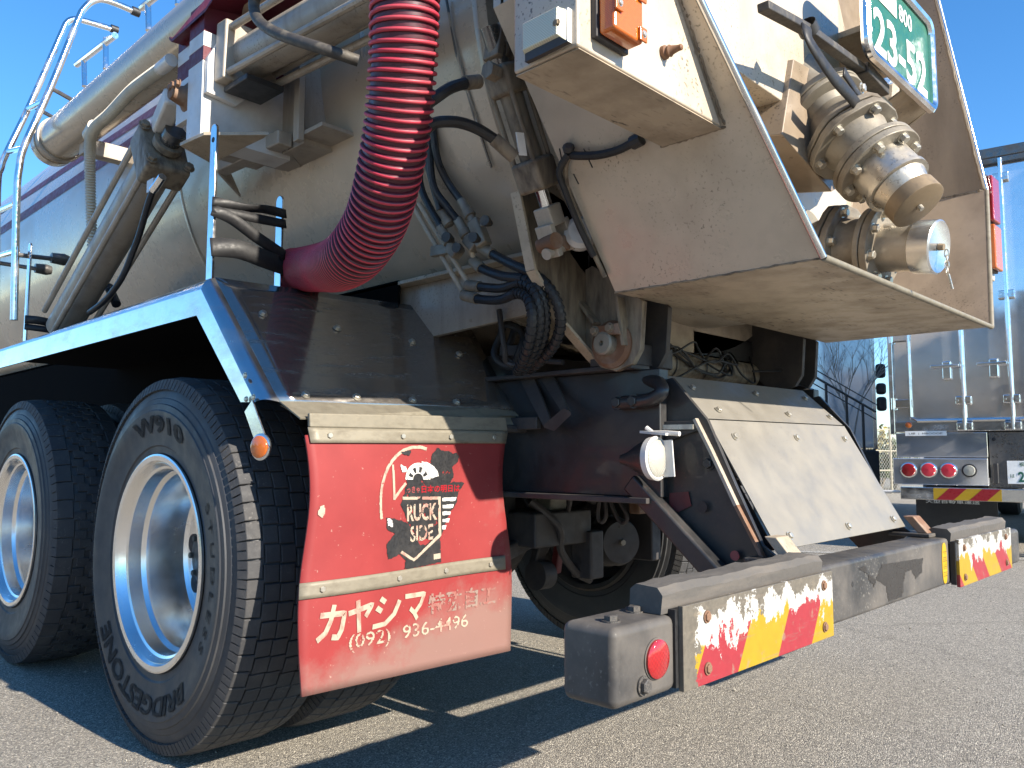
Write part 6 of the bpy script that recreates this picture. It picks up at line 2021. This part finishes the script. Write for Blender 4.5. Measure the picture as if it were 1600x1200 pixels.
def reflection_tree(name, base, h, seed, label, spread=0.5):
    rnd = random.Random(seed)
    t = thing(name, label, 'tree', base)
    tr, br = MB(), MB()

    def grow(p, d, l, r, lev, mb):
        q = p + d * l
        m = (p + q) / 2 + V((rnd.uniform(-1, 1), rnd.uniform(-1, 1), 0)) * l * 0.06
        mb.tube([p, m, q], lambda s: r * (1 - 0.35 * s), 5, cap=False)
        if lev == 0:
            return
        for k in range(rnd.randint(2, 4)):
            nd = (d + V((rnd.uniform(-1, 1), rnd.uniform(-1, 1), rnd.uniform(-0.1, 0.7))) * spread * 1.3).normalized()
            grow(p.lerp(q, rnd.uniform(0.6, 1)), nd, l * rnd.uniform(0.55, 0.8), r * 0.55, lev - 1, br)
    grow(V((0, 0, 0)), V((0, 0, 1)), h * 0.38, 0.028, 5, tr)
    tr.build('trunk', 'branch_bark', t)
    br.build('branches', 'branch_bark', t)
    return t


tb_ = V((8.222,3.368,0.91))  # solid tree added where the truck side would mirror one
reflection_tree('reflection_tree', (tb_.x, tb_.y, 0), 2.6, 3, 'leafless small tree built solid in place of a reflection, behind the dark handrail')

# mesh fence between the two parked trucks
FN = thing('mesh_fence', 'pale chain link fence with rails between the two parked trucks', 'fence')
fa, fb = V((14.991,6.047,0.975)), V((18.787,5.021,0.999))
fa.z = fb.z = 0
fd = (fb - fa)
flen = fd.length
fu = fd.normalized()
wires = MB()
for k in range(int(flen / 0.09) + 14):
    s = k * 0.09 - 1.2
    for sg in (1, -1):
        a, b_ = s, s + sg * 1.3
        wires.bar(fa + fu * a + V((0, 0, 0.05)), fa + fu * b_ + V((0, 0, 1.35)), 0.006, 0.006)
wo_ = wires.build('chain_mesh', 'zinc_bolt', FN)
wo_['kind'] = 'stuff'
for z in (0.05, 0.5, 0.92, 1.38):
    MB().tube([fa + V((0, 0, z)) - fu * 2, fb + V((0, 0, z)) + fu * 2], 0.016, 6).build('rail', 'fence_grey', FN)
for k in range(4):
    p = fa.lerp(fb, k / 3)
    MB().tube([p, p + V((0, 0, 1.45))], 0.028, 8).build('post', 'fence_grey', FN)


def shrub(base, r, h, seed, mat, label, n=900):
    rnd = random.Random(seed)
    t = thing('shrub', label, 'shrub', base, group='shrubs behind the mesh fence')
    lv_, st_ = MB(), MB()
    for k in range(n):
        u = rnd.random() ** 0.45
        th, ph = rnd.uniform(0, 2 * PI), rnd.uniform(-0.2, PI / 2)
        lump = 0.75 + 0.25 * math.sin(3 * th + seed) * math.cos(2 * ph)
        p = V((math.cos(th) * math.cos(ph) * r * u * lump, math.sin(th) * math.cos(ph) * r * u * lump, h * (0.25 + 0.75 * u * lump * max(0, math.sin(ph)))))
        q = Quaternion((rnd.random() - .5, rnd.random() - .5, rnd.random() - .5, rnd.random() - .5)).normalized()
        s = rnd.uniform(0.04, 0.09)
        lv_.add([p + q @ V((-s, 0, 0)), p + q @ V((0, -s * .5, 0.01)), p + q @ V((s, 0, 0)), p + q @ V((0, s * .5, 0.01))], [(0, 1, 2, 3)])
    for k in range(6):
        th = k * 1.05
        st_.tube([V((0, 0, 0)), V((math.cos(th) * r * .5, math.sin(th) * r * .5, h * .7))], 0.02, 5)
    lo_ = lv_.build('leaves', mat, t)
    st_.build('stems', 'branch_bark', t)
    return t


for k, (u_, dep, r_, h_, mt, lab) in enumerate(((1372, 21, 0.9, 1.7, 'leaf_yellow', 'yellowish shrub behind the mesh fence, left in the gap between the trucks'),
                                                (1392, 20, 0.7, 1.3, 'leaf_green', 'olive green shrub behind the mesh fence, right in the gap beside the box truck'),
                                                (1340, 22, 1.0, 1.5, 'leaf_green', 'green shrub mostly hidden behind the polished truck'))):
    d = F_ + R_ * ((u_ - 800) / 1268.7)
    p = V(cam.location) + V((d.x, d.y, 0)) * dep
    shrub((p.x, p.y, 0), r_, h_, 11 + k, mt, lab)

# ================================================================ what the paintwork mirrors: yard buildings and a wooded bank to the left
wd_ = MB()
rnd = random.Random(21)
for k in range(5200):
    t = rnd.random()
    x, y = -34 - 10 * rnd.random(), 8 + 60 * t
    hgt = 5.0 + 2.5 * math.sin(t * 17) + 1.5 * math.sin(t * 41 + 1)
    z = hgt * rnd.random() ** 0.7
    q = Quaternion((rnd.random() - .5, rnd.random() - .5, rnd.random() - .5, rnd.random() - .5)).normalized()
    r_ = rnd.uniform(0.25, 0.55)
    p = V((x, y, z))
    wd_.add([p + q @ V((-r_, 0, 0)), p + q @ V((0, -r_ * .6, 0)), p + q @ V((r_, 0, 0)), p + q @ V((0, r_ * .6, 0))], [(0, 1, 2, 3)])
tag(wd_.build('wooded_bank', 'leaf_green'), 'wooded bank beyond the yard mirrored in the polished fender', None, None, 'stuff')
WH = thing('warehouse', 'low pale warehouse with a red roof mirrored in the box truck doors', 'building', (-26, -9, 0))
MB().box((-4, -7, 0), (0, 7, 3.6)).build('wall', 'pale_wall', WH, 0.01)
MB().prism([V((0.4, -7.4, 3.6)), V((-2, -7.4, 4.7)), V((-4.4, -7.4, 3.6))], (0, 14.8, 0)).build('roof', 'dark_red_mark', WH)
for k in range(4):
    MB().box((0.0, -5.6 + 3 * k, 0.9), (0.03, -4.0 + 3 * k, 2.3)).build('window', 'mirror_steel', WH)
